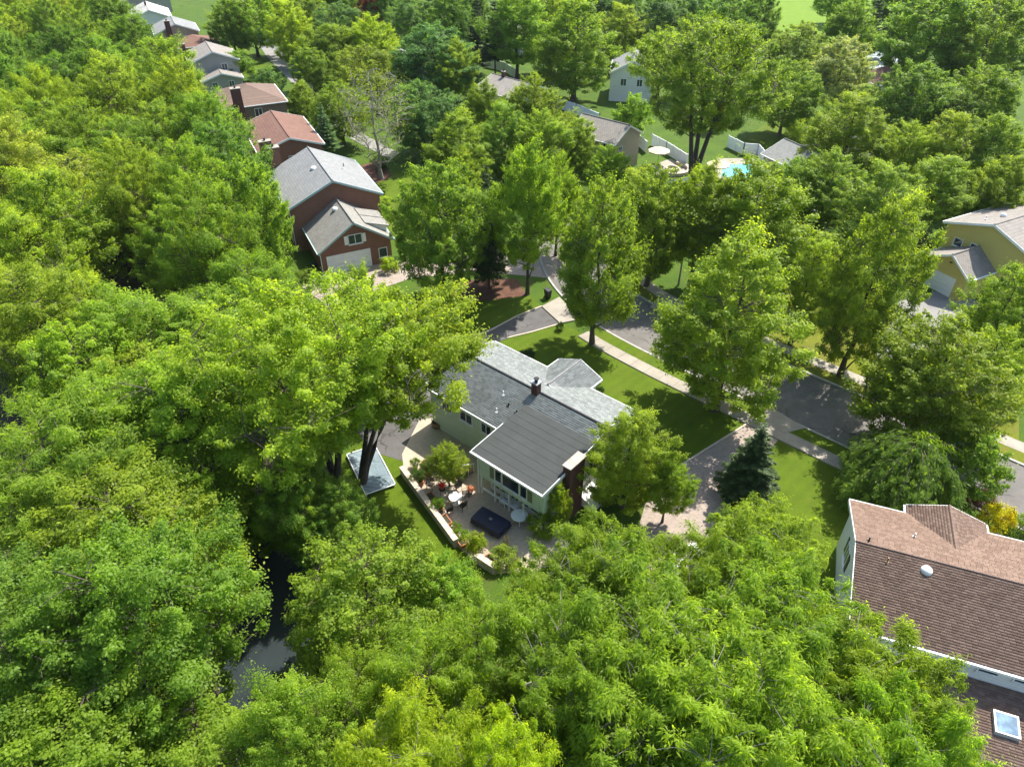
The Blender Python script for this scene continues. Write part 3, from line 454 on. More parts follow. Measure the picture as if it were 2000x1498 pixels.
 ('wood', -78.23, 110.74, 10.95, 11.72, 'mid', 'mid green tree, first from left in 17th woodland row up from the bottom', None, 'trees of the dense left woodland'),
 ('willow', -69.99, 110.28, 10.86, 9.91, 'mid', 'mid green tree, second from left in 17th woodland row up from the bottom', None, 'trees of the dense left woodland'),
 ('wood', -60.48, 111.33, 11.58, 9.93, 'mid', 'mid green tree, third from left in 17th woodland row up from the bottom', None, 'trees of the dense left woodland'),
 ('willow', -53.56, 110.85, 11.09, 8.34, 'mid', 'mid green tree, fourth from left in 17th woodland row up from the bottom', None, 'trees of the dense left woodland'),
 ('oak', -80.01, 116.96, 15.37, 8.38, 'deep', 'deep green tree, first from left in 18th woodland row up from the bottom', None, 'trees of the dense left woodland'),
 ('wood', -70.57, 117.47, 13.18, 10.53, 'deep', 'deep green tree, second from left in 18th woodland row up from the bottom', None, 'trees of the dense left woodland'),
 ('oak', -62.31, 116.25, 13.33, 10.27, 'bright', 'bright green tree, third from left in 18th woodland row up from the bottom', None, 'trees of the dense left woodland'),
 ('wood', -53.39, 116.17, 15.96, 10.5, 'mid', 'mid green tree, fourth from left in 18th woodland row up from the bottom', None, 'trees of the dense left woodland'),
 ('wood', -84.62, 124.14, 11.59, 12.16, 'deep', 'deep green tree, first from left in 19th woodland row up from the bottom', None, 'trees of the dense left woodland'),
 ('wood', -67.66, 122.74, 14.59, 9.63, 'deep', 'deep green tree, second from left in 19th woodland row up from the bottom', None, 'trees of the dense left woodland'),
 ('wood', -59.74, 123.87, 10.29, 11.37, 'bright', 'bright green tree, third from left in 19th woodland row up from the bottom', None, 'trees of the dense left woodland'),
 ('maple', -89.67, 131.85, 15.9, 10.3, 'deep', 'deep green tree, first from left in 20th woodland row up from the bottom', None, 'trees of the dense left woodland'),
 ('wood', -80.0, 131.71, 10.01, 7.76, 'deep', 'deep green tree, second from left in 20th woodland row up from the bottom', None, 'trees of the dense left woodland'),
 ('oak', -70.38, 131.65, 12.59, 9.96, 'mid', 'mid green tree, third from left in 20th woodland row up from the bottom', None, 'trees of the dense left woodland'),
 ('wood', -62.54, 131.71, 11.36, 10.6, 'mid', 'mid green tree, fourth from left in 20th woodland row up from the bottom', None, 'trees of the dense left woodland'),
 ('wood', -91.23, 138.55, 12.13, 8.09, 'deep', 'deep green tree, first from left in 21th woodland row up from the bottom', None, 'trees of the dense left woodland'),
 ('wood', -80.15, 137.98, 13.5, 10.31, 'deep', 'deep green tree, second from left in 21th woodland row up from the bottom', None, 'trees of the dense left woodland'),
 ('willow', -97.29, 145.62, 12.85, 8.22, 'mid', 'mid green tree, first from left in 22th woodland row up from the bottom', None, 'trees of the dense left woodland'),
 ('maple', -88.79, 143.98, 10.9, 8.04, 'deep', 'deep green tree, second from left in 22th woodland row up from the bottom', None, 'trees of the dense left woodland'),
 ('wood', -80.9, 144.56, 14.69, 9.45, 'mid', 'mid green tree, third from left in 22th woodland row up from the bottom', None, 'trees of the dense left woodland'),
 ('wood', -71.29, 145.44, 13.87, 10.19, 'deep', 'deep green tree, fourth from left in 22th woodland row up from the bottom', None, 'trees of the dense left woodland'),
 ('maple', -97.74, 151.58, 12.66, 11.91, 'bright', 'bright green tree, first from left in 23th woodland row up from the bottom', None, 'trees of the dense left woodland'),
 ('wood', -89.72, 151.74, 15.42, 7.8, 'deep', 'deep green tree, second from left in 23th woodland row up from the bottom', None, 'trees of the dense left woodland'),
 ('maple', -79.98, 153.2, 11.43, 7.87, 'mid', 'mid green tree, third from left in 23th woodland row up from the bottom', None, 'trees of the dense left woodland'),
 ('wood', -107.54, 160.34, 13.31, 11.93, 'mid', 'mid green tree, first from left in 24th woodland row up from the bottom', None, 'trees of the dense left woodland'),
 ('maple', -100.98, 160.43, 13.65, 9.93, 'bright', 'bright green tree, second from left in 24th woodland row up from the bottom', None, 'trees of the dense left woodland'),
 ('wood', -90.2, 159.45, 11.05, 9.02, 'bright', 'bright green tree, third from left in 24th woodland row up from the bottom', None, 'trees of the dense left woodland'),
 ('maple', -81.43, 159.81, 15.34, 11.2, 'deep', 'deep green tree, fourth from left in 24th woodland row up from the bottom', None, 'trees of the dense left woodland'),
 ('wood', -107.17, 168.24, 15.07, 11.03, 'bright', 'bright green tree, first from left in 25th woodland row up from the bottom', None, 'trees of the dense left woodland'),
 ('wood', -99.29, 167.35, 12.71, 8.64, 'lime', 'yellow green tree, second from left in 25th woodland row up from the bottom', None, 'trees of the dense left woodland'),
 ('maple', -88.98, 166.81, 10.23, 9.14, 'mid', 'mid green tree, third from left in 25th woodland row up from the bottom', None, 'trees of the dense left woodland'),
 ('wood', -109.58, 174.35, 15.07, 10.87, 'pale', 'pale tree, first from left in 26th woodland row up from the bottom', None, 'trees of the dense left woodland'),
 ('wood', -100.17, 174.55, 12.62, 11.23, 'lime', 'yellow green tree, second from left in 26th woodland row up from the bottom', None, 'trees of the dense left woodland'),
 ('wood', -91.71, 173.85, 13.85, 12.04, 'bright', 'bright green tree, third from left in 26th woodland row up from the bottom', None, 'trees of the dense left woodland'),
 ('wood', -120.57, 182.81, 10.09, 8.8, 'pale', 'pale tree, first from left in 27th woodland row up from the bottom', None, 'trees of the dense left woodland'),
 ('wood', -111.64, 182.27, 15.67, 11.03, 'pale', 'pale tree, second from left in 27th woodland row up from the bottom', None, 'trees of the dense left woodland'),
 ('willow', -100.47, 182.53, 11.97, 8.7, 'pale', 'pale tree, third from left in 27th woodland row up from the bottom', None, 'trees of the dense left woodland'),
 ('willow', -119.16, 191.31, 14.16, 10.66, 'pale', 'pale tree, first from left in 28th woodland row up from the bottom', None, 'trees of the dense left woodland'),
 ('oak', -110.65, 189.87, 15.04, 10.81, 'pale', 'pale tree, second from left in 28th woodland row up from the bottom', None, 'trees of the dense left woodland'),
 ('wood', -100.77, 190.79, 14.35, 10.22, 'lime', 'yellow green tree, third from left in 28th woodland row up from the bottom', None, 'trees of the dense left woodland'),
 ('willow', -132.54, 198.77, 13.74, 7.96, 'mid', 'mid green tree, first from left in 29th woodland row up from the bottom', None, 'trees of the dense left woodland'),
 ('willow', -122.24, 198.47, 10.16, 8.09, 'bright', 'bright green tree, second from left in 29th woodland row up from the bottom', None, 'trees of the dense left woodland'),
 ('wood', -111.48, 199.55, 10.85, 7.73, 'lime', 'yellow green tree, third from left in 29th woodland row up from the bottom', None, 'trees of the dense left woodland'),
 ('maple', -137.7, 206.83, 13.8, 10.81, 'bright', 'bright green tree, first from left in 30th woodland row up from the bottom', None, 'trees of the dense left woodland'),
 ('oak', -128.13, 205.31, 13.54, 9.27, 'mid', 'mid green tree, second from left in 30th woodland row up from the bottom', None, 'trees of the dense left woodland'),
 ('oak', -118.63, 206.68, 15.35, 7.9, 'pale', 'pale tree, third from left in 30th woodland row up from the bottom', None, 'trees of the dense left woodland'),
 ('wood', -109.15, 206.96, 15.67, 8.09, 'pale', 'pale tree, fourth from left in 30th woodland row up from the bottom', None, 'trees of the dense left woodland'),
 ('oak', -138.07, 214.27, 10.21, 11.5, 'mid', 'mid green tree, first from left in 31th woodland row up from the bottom', None, 'trees of the dense left woodland'),
 ('wood', -127.75, 215.06, 14.95, 10.51, 'bright', 'bright green tree, second from left in 31th woodland row up from the bottom', None, 'trees of the dense left woodland'),
 ('wood', -117.89, 214.66, 10.59, 11.08, 'bright', 'bright green tree, third from left in 31th woodland row up from the bottom', None, 'trees of the dense left woodland'),
 ('wood', -148.06, 224.1, 12.54, 7.7, 'bright', 'bright green tree, first from left in 32th woodland row up from the bottom', None, 'trees of the dense left woodland'),
 ('wood', -136.61, 224.04, 14.29, 9.29, 'mid', 'mid green tree, second from left in 32th woodland row up from the bottom', None, 'trees of the dense left woodland'),
 ('maple', -126.46, 222.21, 13.02, 11.52, 'lime', 'yellow green tree, third from left in 32th woodland row up from the bottom', None, 'trees of the dense left woodland'),
 ('maple', -114.96, 223.58, 12.48, 9.61, 'mid', 'mid green tree, fourth from left in 32th woodland row up from the bottom', None, 'trees of the dense left woodland'),
 ('wood', -144.2, 230.85, 14.23, 10.07, 'mid', 'mid green tree, first from left in 33th woodland row up from the bottom', None, 'trees of the dense left woodland'),
 ('wood', -133.44, 231.08, 10.55, 11.37, 'bright', 'bright green tree, second from left in 33th woodland row up from the bottom', None, 'trees of the dense left woodland'),
 ('shrub', -2.57, 32.58, 1.7, 1.52, 'bright', 'round yellow green shrub at the gap in the patio wall', 'shrub', 'clipped and loose garden shrubs'),
 ('shrub', -3.61, 33.79, 1.0, 1.03, 'mid', 'small leafy shrub growing in the planter bed by the patio wall', 'shrub', 'clipped and loose garden shrubs'),
 ('shrub', 34.65, 34.84, 2.2, 1.69, 'gold', 'golden yellow shrub beside the brown front gable, left half', 'shrub', 'clipped and loose garden shrubs'),
 ('shrub', 35.64, 34.6, 2.0, 1.49, 'gold', 'golden yellow shrub at the brown roof edge, right half', 'shrub', 'clipped and loose garden shrubs'),
 ('shrub', 36.62, 34.36, 1.6, 1.86, 'deep', 'green shrub at right photo edge beside the golden one', 'shrub', 'clipped and loose garden shrubs'),
 ('shrub', 34.94, 36.85, 1.5, 2.12, 'red', 'purple leaved shrub behind the golden yellow one', 'shrub', 'clipped and loose garden shrubs'),
 ('shrub', 4.93, 61.09, 0.9, 0.79, 'dark', 'small dark round bush at the lawn corner by the driveway apron', 'shrub', 'clipped and loose garden shrubs'),
 ('shrub', 1.49, 56.12, 0.9, 1.49, 'dark', 'low dark bush against the front eave of the grey roof', 'shrub', 'clipped and loose garden shrubs'),
 ('shrub', -14.3, 73.57, 1.5, 2.09, 'yellow', 'yellow green shrub at the right corner of the brick garage', 'shrub', 'clipped and loose garden shrubs'),
 ('shrub', -13.75, 74.81, 1.2, 1.81, 'blue', 'blue green shrub next to the brick garage window', 'shrub', 'clipped and loose garden shrubs'),
 ('shrub', -19.75, 104.8, 1.2, 1.7, 'dark', 'round dark bush in the red mulch bed by the leafless tree', 'shrub', 'clipped and loose garden shrubs'),
 ('shrub', -18.97, 96.95, 1.3, 2.92, 'mid', 'green shrub at the far corner of the brick house', 'shrub', 'clipped and loose garden shrubs'),
 ('shrub', -17.46, 92.5, 1.0, 2.11, 'yellow', 'yellowish shrub below the brick house eave', 'shrub', 'clipped and loose garden shrubs'),
 ('shrub', 6.98, 37.11, 1.3, 1.55, 'mid', 'green shrub below the white hatch of the pale house', 'shrub', 'clipped and loose garden shrubs'),
 ('shrub', 3.24, 36.08, 2.0, 1.91, 'bright', 'bright bush at the near corner of the pale addition', 'shrub', 'clipped and loose garden shrubs'),
 ('shrub', 2.23, 34.36, 2.0, 2.23, 'bright', 'bright bush at the right end of the shaded patio', 'shrub', 'clipped and loose garden shrubs'),
 ('shrub', -0.53, 31.6, 1.3, 2.14, 'olive', 'spiky olive shrub at the lower patio corner', 'shrub', 'clipped and loose garden shrubs'),
 ('shrub', 7.89, 50.53, 0.8, 0.93, 'dark', 'small dark bush under the front wing of the grey roof', 'shrub', 'clipped and loose garden shrubs'),
 ('shrub', 25.29, 36.33, 1.5, 1.53, 'deep', 'dark green shrub at the left gable of the brown roof', 'shrub', 'clipped and loose garden shrubs'),
 ('shrub', -23.42, 71.75, 1.2, 2.34, 'mid', 'green shrub left of the brick garage corner', 'shrub', 'clipped and loose garden shrubs')]
# ------------------------------------------------------------------ ground, road, paths
R = math.radians
flat('ground', [(-900, -200), (900, -200), (900, 1500), (-900, 1500)], 0.0, 'ground_cover', 1.0)
flat('woodland_floor', WOODFLOOR, 0.006, 'forest_soil')
ROAD = [(80, -.2), (66.3, 12.6), (51.7, 26.2), (37.1, 39.8), (22.5, 53.4), (15.6, 60.0), (11.6, 64.6), (8.9, 69.6), (7.4, 75.0), (7.4, 80.2), (9.6, 85.4), (14.5, 89.6), (25, 95), (42, 102), (70, 112)]
def smooth_line(pts, n=8):
    out = []
    for i in range(len(pts) - 1):
        p0, p1, p2, p3 = [Vector((*pts[max(0, min(len(pts) - 1, k))], 0)) for k in (i - 1, i, i + 1, i + 2)]
        for k in range(n):
            t = k / n; out.append(.5 * ((2 * p1) + (p2 - p0) * t + (2 * p0 - 5 * p1 + 4 * p2 - p3) * t * t + (3 * p1 - p0 - 3 * p2 + p3) * t ** 3))
    out.append(Vector((*pts[-1], 0))); return out
def offset(line, d):
    r = []
    for i, p in enumerate(line):
        t = (line[min(i + 1, len(line) - 1)] - line[max(i - 1, 0)]).normalized(); r.append(p + Vector((-t.y, t.x, 0)) * d)
    return r
def strip(name, line, d0, d1, z0, z1, mat):
    a, b = offset(line, d0), offset(line, d1); m = MB()
    for i in range(len(line) - 1):
        lo = [a[i], a[i + 1], b[i + 1], b[i]]
        m.hexa([(p.x, p.y, z0) for p in lo], [(p.x, p.y, z1) for p in lo])
    return tag(m.build(name, mat), kind='structure')
CL = smooth_line(ROAD)
def seg_between(line, y0, y1, x1=999): return [p for p in line if y0 <= p.y <= y1 and p.x < x1]
# the line runs from lower right to upper left, so +d is the near (camera) side... d>0 is left of travel
strip('road', CL, -3.7, 3.7, -.2, .012, 'asphalt')
strip('kerb', CL, 3.7, 3.92, -.2, .13, 'kerb_stone'); strip('kerb', CL, -3.92, -3.7, -.2, .13, 'kerb_stone')
nearL = seg_between(CL, 0, 64.5); farL = seg_between(CL, 0, 72)
strip('verge', nearL, 3.92, 5.35, -.2, .10, 'lawn'); strip('verge', farL, -5.35, -3.92, -.2, .10, 'dry_lawn')
def sidewalk(line, d0, d1, z):
    a, b = offset(line, d0), offset(line, d1)
    base = strip('sidewalk', line, d0, d1, -.2, z - .03, 'kerb_stone')
    def res(L, s):
        acc = [0]
        for i in range(1, len(L)): acc.append(acc[-1] + (line[i] - line[i - 1]).length)
        out = []
        for q in s:
            i = max(0, min(len(L) - 2, next((k for k in range(len(acc) - 1) if acc[k + 1] >= q), len(L) - 2)))
            t = (q - acc[i]) / max(1e-6, acc[i + 1] - acc[i]); out.append(L[i].lerp(L[i + 1], t))
        return out, acc[-1]
    tot = res(a, [0])[1]; n = int(tot / 1.5); ss = [tot * k / n for k in range(n + 1)]
    A, _ = res(a, ss); B, _ = res(b, ss); rr = random.Random(3)
    for k in range(n):
        g = .02 / 1.5; p = [A[k].lerp(A[k + 1], g), A[k].lerp(A[k + 1], 1 - g), B[k].lerp(B[k + 1], 1 - g), B[k].lerp(B[k + 1], g)]
        dz = rr.uniform(-.006, .006)
        MB().hexa([(q.x, q.y, z - .06) for q in p], [(q.x, q.y, z + dz) for q in p]).build('slab', 'concrete', base)
sidewalk(nearL, 5.35, 6.75, .115); sidewalk(farL, -6.75, -5.35, .115)
for nm, poly, z, mt in FLATS: flat(nm, poly, z, mt)
def edging(poly, w=.16, h=.1, mat='cap_stone'):
    ln = [Vector((*p, 0)) for p in poly]; return strip('driveway_edging', ln, -w / 2, w / 2, -.1, h, mat)
for poly in EDGINGS: edging(poly)
# tennis court lines lie on the court
# ------------------------------------------------------------------ houses
def quad_slab(m, p, t):
    """p: 4 corners (upper face, counter-clockwise from above); t: thickness straight down."""
    m.hexa([(a[0], a[1], a[2] - t) for a in p], p)
def gable_parts(root, x0, x1, y0, y1, ze, zr, wall, roof, oh=.35, z0=0.0, trim='white_paint', t=.14, tabs=None, ym=None, part='roof', hip=False, wname='wall', gut=True):
    """Roof edges x0..x1, y0..y1 (ridge along x); walls stand inside them by the overhang."""
    ym = (y0 + y1) / 2 if ym is None else ym
    zw0 = ze + (zr - ze) * oh / (ym - y0); zw1 = ze + (zr - ze) * oh / (y1 - ym)
    a0, a1, b0, b1 = x0 + oh, x1 - oh, y0 + oh, y1 - oh
    m = MB(); e = .16
    if hip:
        m.box(a0, a1, b0, b1, z0, min(zw0, zw1) - e)
    else:
        m.add([(a0, b0, z0), (a1, b0, z0), (a1, b1, z0), (a0, b1, z0), (a0, b0, zw0 - e), (a1, b0, zw0 - e), (a1, b1, zw1 - e), (a0, b1, zw1 - e), (a0, ym, zr - e), (a1, ym, zr - e)],
              [(3, 2, 1, 0), (0, 1, 5, 4), (2, 3, 7, 6), (1, 2, 6, 9, 5), (3, 0, 4, 8, 7), (4, 5, 9, 8), (8, 9, 6, 7)])
    w = m.build(wname, wall, root)
    r = MB()
    if hip:
        d = min((y1 - y0) / 2, (x1 - x0) / 2 - .3); h0, h1 = x0 + d, x1 - d
        V = [(x0, y0, ze), (x1, y0, ze), (x1, y1, ze), (x0, y1, ze), (h0, ym, zr), (h1, ym, zr)]
        r.add(V + [(a, b, c - t) for a, b, c in V[:4]], [(0, 1, 5, 4), (1, 2, 5), (2, 3, 4, 5), (3, 0, 4), (9, 8, 7, 6), (0, 6, 7, 1), (1, 7, 8, 2), (2, 8, 9, 3), (3, 9, 6, 0)])
    else:
        quad_slab(r, [(x0, y0, ze), (x1, y0, ze), (x1, ym, zr), (x0, ym, zr)], t)
        quad_slab(r, [(x0, ym + .002, zr), (x1, ym + .002, zr), (x1, y1, ze), (x0, y1, ze)], t)
    ro = r.build(part, roof, root)
    if not hip:
        cp = MB(); cp.tube([(x0 - .02, ym, zr + .0), (x1 + .02, ym, zr + .0)], .10, 6); cp.build('ridge_cap', roof, ro)
        for xx in (x0 - .04, x1):
            f = MB(); hh = .26
            f.add([(xx + d, y, z) for d in (0, .04) for y, z in ((y0, ze - hh), (ym, zr - hh), (y1, ze - hh), (y1, ze + .015), (ym, zr + .015), (y0, ze + .015))],
                  [(0, 1, 4, 5), (1, 2, 3, 4), (6, 11, 10, 7), (7, 10, 9, 8), (0, 6, 7, 1), (1, 7, 8, 2), (2, 8, 9, 3), (3, 9, 10, 4), (4, 10, 11, 5), (5, 11, 6, 0)])
            f.build('rake_board', trim, ro)
    if gut:
        for yy, s in ((y0, -1), (y1, 1)):
            g = MB(); g.box(x0, x1, *sorted((yy, yy + s * .13)), ze - .17, ze - .03); g.build('gutter', trim, ro)
        if hip:
            for xx, s in ((x0, -1), (x1, 1)):
                g = MB(); g.box(*sorted((xx, xx + s * .13)), y0, y1, ze - .17, ze - .03); g.build('gutter', trim, ro)
    return w, ro
def window(root, c, w, h, face, frame='white_paint', shutters=None, mull=1, sill=True, glass='window_glass'):
    """Window on a wall: c is its centre on the wall face; face is the outward axis (+x,-x,+y,-y)."""
    ax, s = face[1], 1 if face[0] == '+' else -1
    def bx(u0, u1, z0, z1, d0, d1):
        d0, d1 = sorted((s * d0, s * d1)); m = MB()
        if ax == 'x': m.box(c[0] + d0, c[0] + d1, c[1] + u0, c[1] + u1, c[2] + z0, c[2] + z1)
        else: m.box(c[0] + u0, c[0] + u1, c[1] + d0, c[1] + d1, c[2] + z0, c[2] + z1)
        return m
    fr = MB(); t = .07
    for a in ((-w / 2 - t, w / 2 + t, h / 2, h / 2 + t), (-w / 2 - t, w / 2 + t, -h / 2 - t, -h / 2), (-w / 2 - t, -w / 2, -h / 2, h / 2), (w / 2, w / 2 + t, -h / 2, h / 2)):
        q = bx(*a, -.02, .06); fr.add(q.v, q.f)
    for k in range(1, mull + 1):
        uu = -w / 2 + w * k / (mull + 1); q = bx(uu - .03, uu + .03, -h / 2, h / 2, 0, .05); fr.add(q.v, q.f)
    f = fr.build('window', frame, root)
    for k in range(mull + 1):
        a = -w / 2 + w * k / (mull + 1); b = -w / 2 + w * (k + 1) / (mull + 1)
        bx(a + .03, b - .03, -h / 2 + .01, h / 2 - .01, .004, .02).build('pane', glass, f)
    if sill: bx(-w / 2 - .12, w / 2 + .12, -h / 2 - .13, -h / 2 - .075, 0, .12).build('sill', frame, f)
    if shutters:
        for q in (-1, 1): bx(q * (w / 2 + .3) - .2, q * (w / 2 + .3) + .2, -h / 2, h / 2, .003, .05).build('shutter', shutters, root)
    return f
def chimney(root, x, y, sx, sy, z0, z1, mat='brick', cap='concrete', pot=True):
    o = MB().box(x - sx / 2, x + sx / 2, y - sy / 2, y + sy / 2, z0, z1).build('chimney', mat, root)
    MB().box(x - sx / 2 - .07, x + sx / 2 + .07, y - sy / 2 - .07, y + sy / 2 + .07, z1, z1 + .1).build('chimney_cap', cap, o)
    if pot: MB().lathe([(.14, 0), (.14, .25), (.22, .27), (.22, .32)], (x, y, z1 + .1), 10).build('flue', 'dark_metal', o)
    return o
def vent(root, x, y, z, r=.05, h=.35, mat='white_paint'):
    m = MB().lathe([(r * 3, 0), (r * 2, .03), (r, .06), (r, h)], (x, y, z), 10); return m.build('vent_pipe', mat, root)
def dome(root, x, y, z, r=.38):
    m = MB().lathe([(r, -.12), (r, .06), (r * .95, .12), (r * .75, .22), (r * .4, .29), (.02, .31)], (x, y, z), 18)
    return m.build('vent_dome', 'white_paint', root, smooth=True)
def garage_door(root, c, w, h, face):
    ax, s = face[1], 1 if face[0] == '+' else -1
    m = MB(); t = .12
    def bx(u0, u1, z0, z1, d0, d1):
        d0, d1 = sorted((s * d0, s * d1)); q = MB()
        if ax == 'x': q.box(c[0] + d0, c[0] + d1, c[1] + u0, c[1] + u1, z0, z1)
        else: q.box(c[0] + u0, c[0] + u1, c[1] + d0, c[1] + d1, z0, z1)
        return q
    for a in ((-w / 2 - t, -w / 2, 0.02, h + t), (w / 2, w / 2 + t, 0.02, h + t), (-w / 2, w / 2, h, h + t)):
        q = bx(*a, -.02, .07); m.add(q.v, q.f)
    d = m.build('garage_door', 'white_paint', root)
    for k in range(4): bx(-w / 2, w / 2, .02 + h * k / 4 + .012, .02 + h * (k + 1) / 4 - .012 - .02 * (k == 3), 0, .035).build('door_panel', 'white_paint', d)
    return d
def shingles(root, p0, eu, ev, nrm, L, S, mat, seed, tw=.32, ex=.16, keep=None):
    """Courses of roof tabs, each a thin wedge lying on the slope; p0 eave corner, eu along the eave, ev up the slope."""
    rng = np.random.default_rng(seed); p0, eu, ev, nrm = [np.array(q, float) for q in (p0, eu, ev, nrm)]
    rows = int(S / ex); V = []; F = []; T = []; n = 0
    for r in range(rows):
        off = rng.uniform(0, tw); xs = np.arange(-off, L, tw); s0 = r * ex; s1 = min(S, s0 + ex * 1.12)
        for x in xs:
            a, b = max(0, x + .012), min(L, x + tw - .012)
            if b - a < .05: continue
            if keep and not keep((a + b) / 2, s0): continue
            h = .03 + rng.uniform(0, .012)
            q = [p0 + eu * a + ev * s0 + nrm * h, p0 + eu * b + ev * s0 + nrm * h, p0 + eu * b + ev * s1 + nrm * .004, p0 + eu * a + ev * s1 + nrm * .004,
                 p0 + eu * a + ev * s0 + nrm * .001, p0 + eu * b + ev * s0 + nrm * .001]
            V += q; F += [(n, n + 1, n + 2, n + 3), (n + 4, n + 5, n + 1, n)]; t = rng.random(); T += [t, t]; n += 6
    me = fast_mesh('shingles', V, F, T); me.materials.append(M[mat])
    o = link(bpy.data.objects.new('shingles', me), root); return tag(o, kind='stuff')
def slope_tabs(roof, x0, x1, ya, yb, za, zb, mat, seed, **k):
    """tabs on the slope rising from (ya,za) at the eave to (yb,zb) at the ridge."""
    dy, dz = yb - ya, zb - za; S = math.hypot(dy, dz); ev = (0, dy / S, dz / S)
    eu = (1, 0, 0) if dy > 0 else (-1, 0, 0); n = np.cross(eu, ev)
    p0 = (x0 if dy > 0 else x1, ya, za)
    return shingles(roof, p0, eu, ev, n, x1 - x0, S, mat, seed, **k)

# --- main pale house with grey roof
h = tag(empty('house', (-4.27, 49.67, 0), R(-40.8)), 'pale house with grey shingle roof, flat roofed rear addition and brick chimney in the middle', 'house')
w, ro = gable_parts(h, 0, 15.1, -4.5, 4.1, 4.3, 5.4, 'green_cast_siding', 'grey_shingle', ym=0.0, oh=.3)
slope_tabs(ro, 0, 15.1, -4.5, 0, 4.3, 5.4, 'slate_tabs', 1, tw=.42, ex=.19, keep=lambda a, s: not (a > 8.6 and s < 2.3))
slope_tabs(ro, 0, 15.1, 4.1, 0, 4.3, 5.4, 'slate_tabs', 2, tw=.42, ex=.19)
MB().box(0.05, 15.05, -.17, -.03, 5.385, 5.475).build('ridge_shade_strip', 'roll_seam', ro)  # dark strip added below the ridge, standing in for the ridge cap's shade
# front wing (ridge runs towards the street)
wg = empty('front_wing', (8.3, 2.0, 0), R(90)); wg.parent = h
wg_w, wg_r = gable_parts(wg, -.6, 3.8, -2.2, 2.2, 4.28, 5.18, 'green_cast_siding', 'grey_shingle', oh=.3)
bpy.data.objects.remove(wg)                      # its pieces hang straight off the house
for o in (wg_w, wg_r):
    o.parent = h; o.location = (8.3, 2.0, 0); o.rotation_euler = (0, 0, R(90))
wg_w.name = 'wing_wall'; wg_r.name = 'wing_roof'
slope_tabs(wg_r, 0.1, 3.8, -2.2, 0, 4.28, 5.18, 'slate_tabs', 3, tw=.42, ex=.19); slope_tabs(wg_r, 0.1, 3.8, 2.2, 0, 4.28, 5.18, 'slate_tabs', 4, tw=.42, ex=.19)
# rear addition: two storeys, low roof of overlapping sheets
AX0, AX1, AY0, AY1 = 8.5, 15.2, -7.85, -1.7
za = lambda y: 4.5 + (y - AY0) / (AY1 - AY0) * .58
b = MB(); b.hexa([(AX0 + .35, AY0 + .4, 1.95), (AX1 - .2, AY0 + .4, 1.95), (AX1 - .2, -4.0, 1.95), (AX0 + .35, -4.0, 1.95)],
                 [(AX0 + .35, AY0 + .4, za(AY0 + .4) - .16), (AX1 - .2, AY0 + .4, za(AY0 + .4) - .16), (AX1 - .2, -4.0, za(-4) - .16), (AX0 + .35, -4.0, za(-4) - .16)])
ad = b.build('addition_wall', 'green_cast_siding', h)
MB().box(AX0 + .6, AX1 - .2, AY0 + 1.3, -4.0, 0, 1.94).build('lower_wall', 'white_siding', h)
MB().hexa([(AX1 - .3, -4.3, 0), (AX1 - .17, -4.3, 0), (AX1 - .17, 3.8, 0), (AX1 - .3, 3.8, 0)], [(AX1 - .3, -4.3, 4.2), (AX1 - .17, -4.3, 4.2), (AX1 - .17, 3.8, 4.2), (AX1 - .3, 3.8, 4.2)]).build('end_wall', 'pale_siding', h)
rb = MB(); quad_slab(rb, [(AX0, AY0, za(AY0)), (AX1, AY0, za(AY0)), (AX1, AY1, za(AY1)), (AX0, AY1, za(AY1))], .16); rb = rb.build('addition_roof', 'roll_seam', h)
NS = 9
for k in range(NS):
    ya = AY0 + (AY1 - AY0) * k / NS; yb = AY0 + (AY1 - AY0) * (k + 1) / NS + (.05 if k < NS - 1 else 0)
    m = MB(); zA, zB = za(ya) + .022, za(yb) + .008
    m.hexa([(AX0 + .03, ya, zA - .012), (AX1 - .03, ya, zA - .012), (AX1 - .03, yb, zB - .006), (AX0 + .03, yb, zB - .006)], [(AX0 + .03, ya, zA), (AX1 - .03, ya, zA), (AX1 - .03, yb, zB), (AX0 + .03, yb, zB)])
    m.build('roofing_sheet', 'roll_roofing', rb)
MB().box(AX0 - .05, AX1 + .05, AY0 - .16, AY0, 4.32, 4.5).build('gutter', 'white_paint', rb)
MB().hexa([(AX1, AY0, 4.25), (AX1 + .05, AY0, 4.25), (AX1 + .05, AY1, 4.8), (AX1, AY1, 4.8)], [(AX1, AY0, 4.54), (AX1 + .05, AY0, 4.54), (AX1 + .05, AY1, 5.1), (AX1, AY1, 5.1)]).build('fascia', 'white_paint', rb)
MB().hexa([(AX0 - .05, AY0, 4.25), (AX0, AY0, 4.25), (AX0, -4.3, 4.6), (AX0 - .05, -4.3, 4.6)], [(AX0 - .05, AY0, 4.54), (AX0, AY0, 4.54), (AX0, -4.3, 4.86), (AX0 - .05, -4.3, 4.86)]).build('fascia', 'white_paint', rb)
MB().tube([(AX0 - .02, AY0 - .08, 4.4), (AX0 + .2, AY0 + .25, 4.0), (AX0 + .28, AY0 + .34, 3.8), (AX0 + .28, AY0 + .34, .1)], .05, 6).build('downspout', 'white_paint', h)
yw = AY0 + .4
window(h, (10.75, yw, 3.2), .6, 1.35, '-y', mull=0); window(h, (11.95, yw, 3.2), 1.55, 1.35, '-y', mull=0); window(h, (13.15, yw, 3.2), .6, 1.35, '-y', mull=0)
for xx in (10.15, 13.75): MB().box(xx - .2, xx + .2, yw - .05, yw - .003, 2.5, 3.9).build('shutter', 'shutter_olive', h)
for xx in (9.3, 9.9, 14.2, 14.6): MB().box(xx - .02, xx + .02, yw - .03, yw - .002, 1.97, 4.25).build('batten', 'green_cast_siding', h)
yl = AY0 + 1.3
for k in range(6):
    xx = 9.7 + k * .95; window(h, (xx, yl, 1.15), .72, 1.2, '-y', mull=0, sill=False)
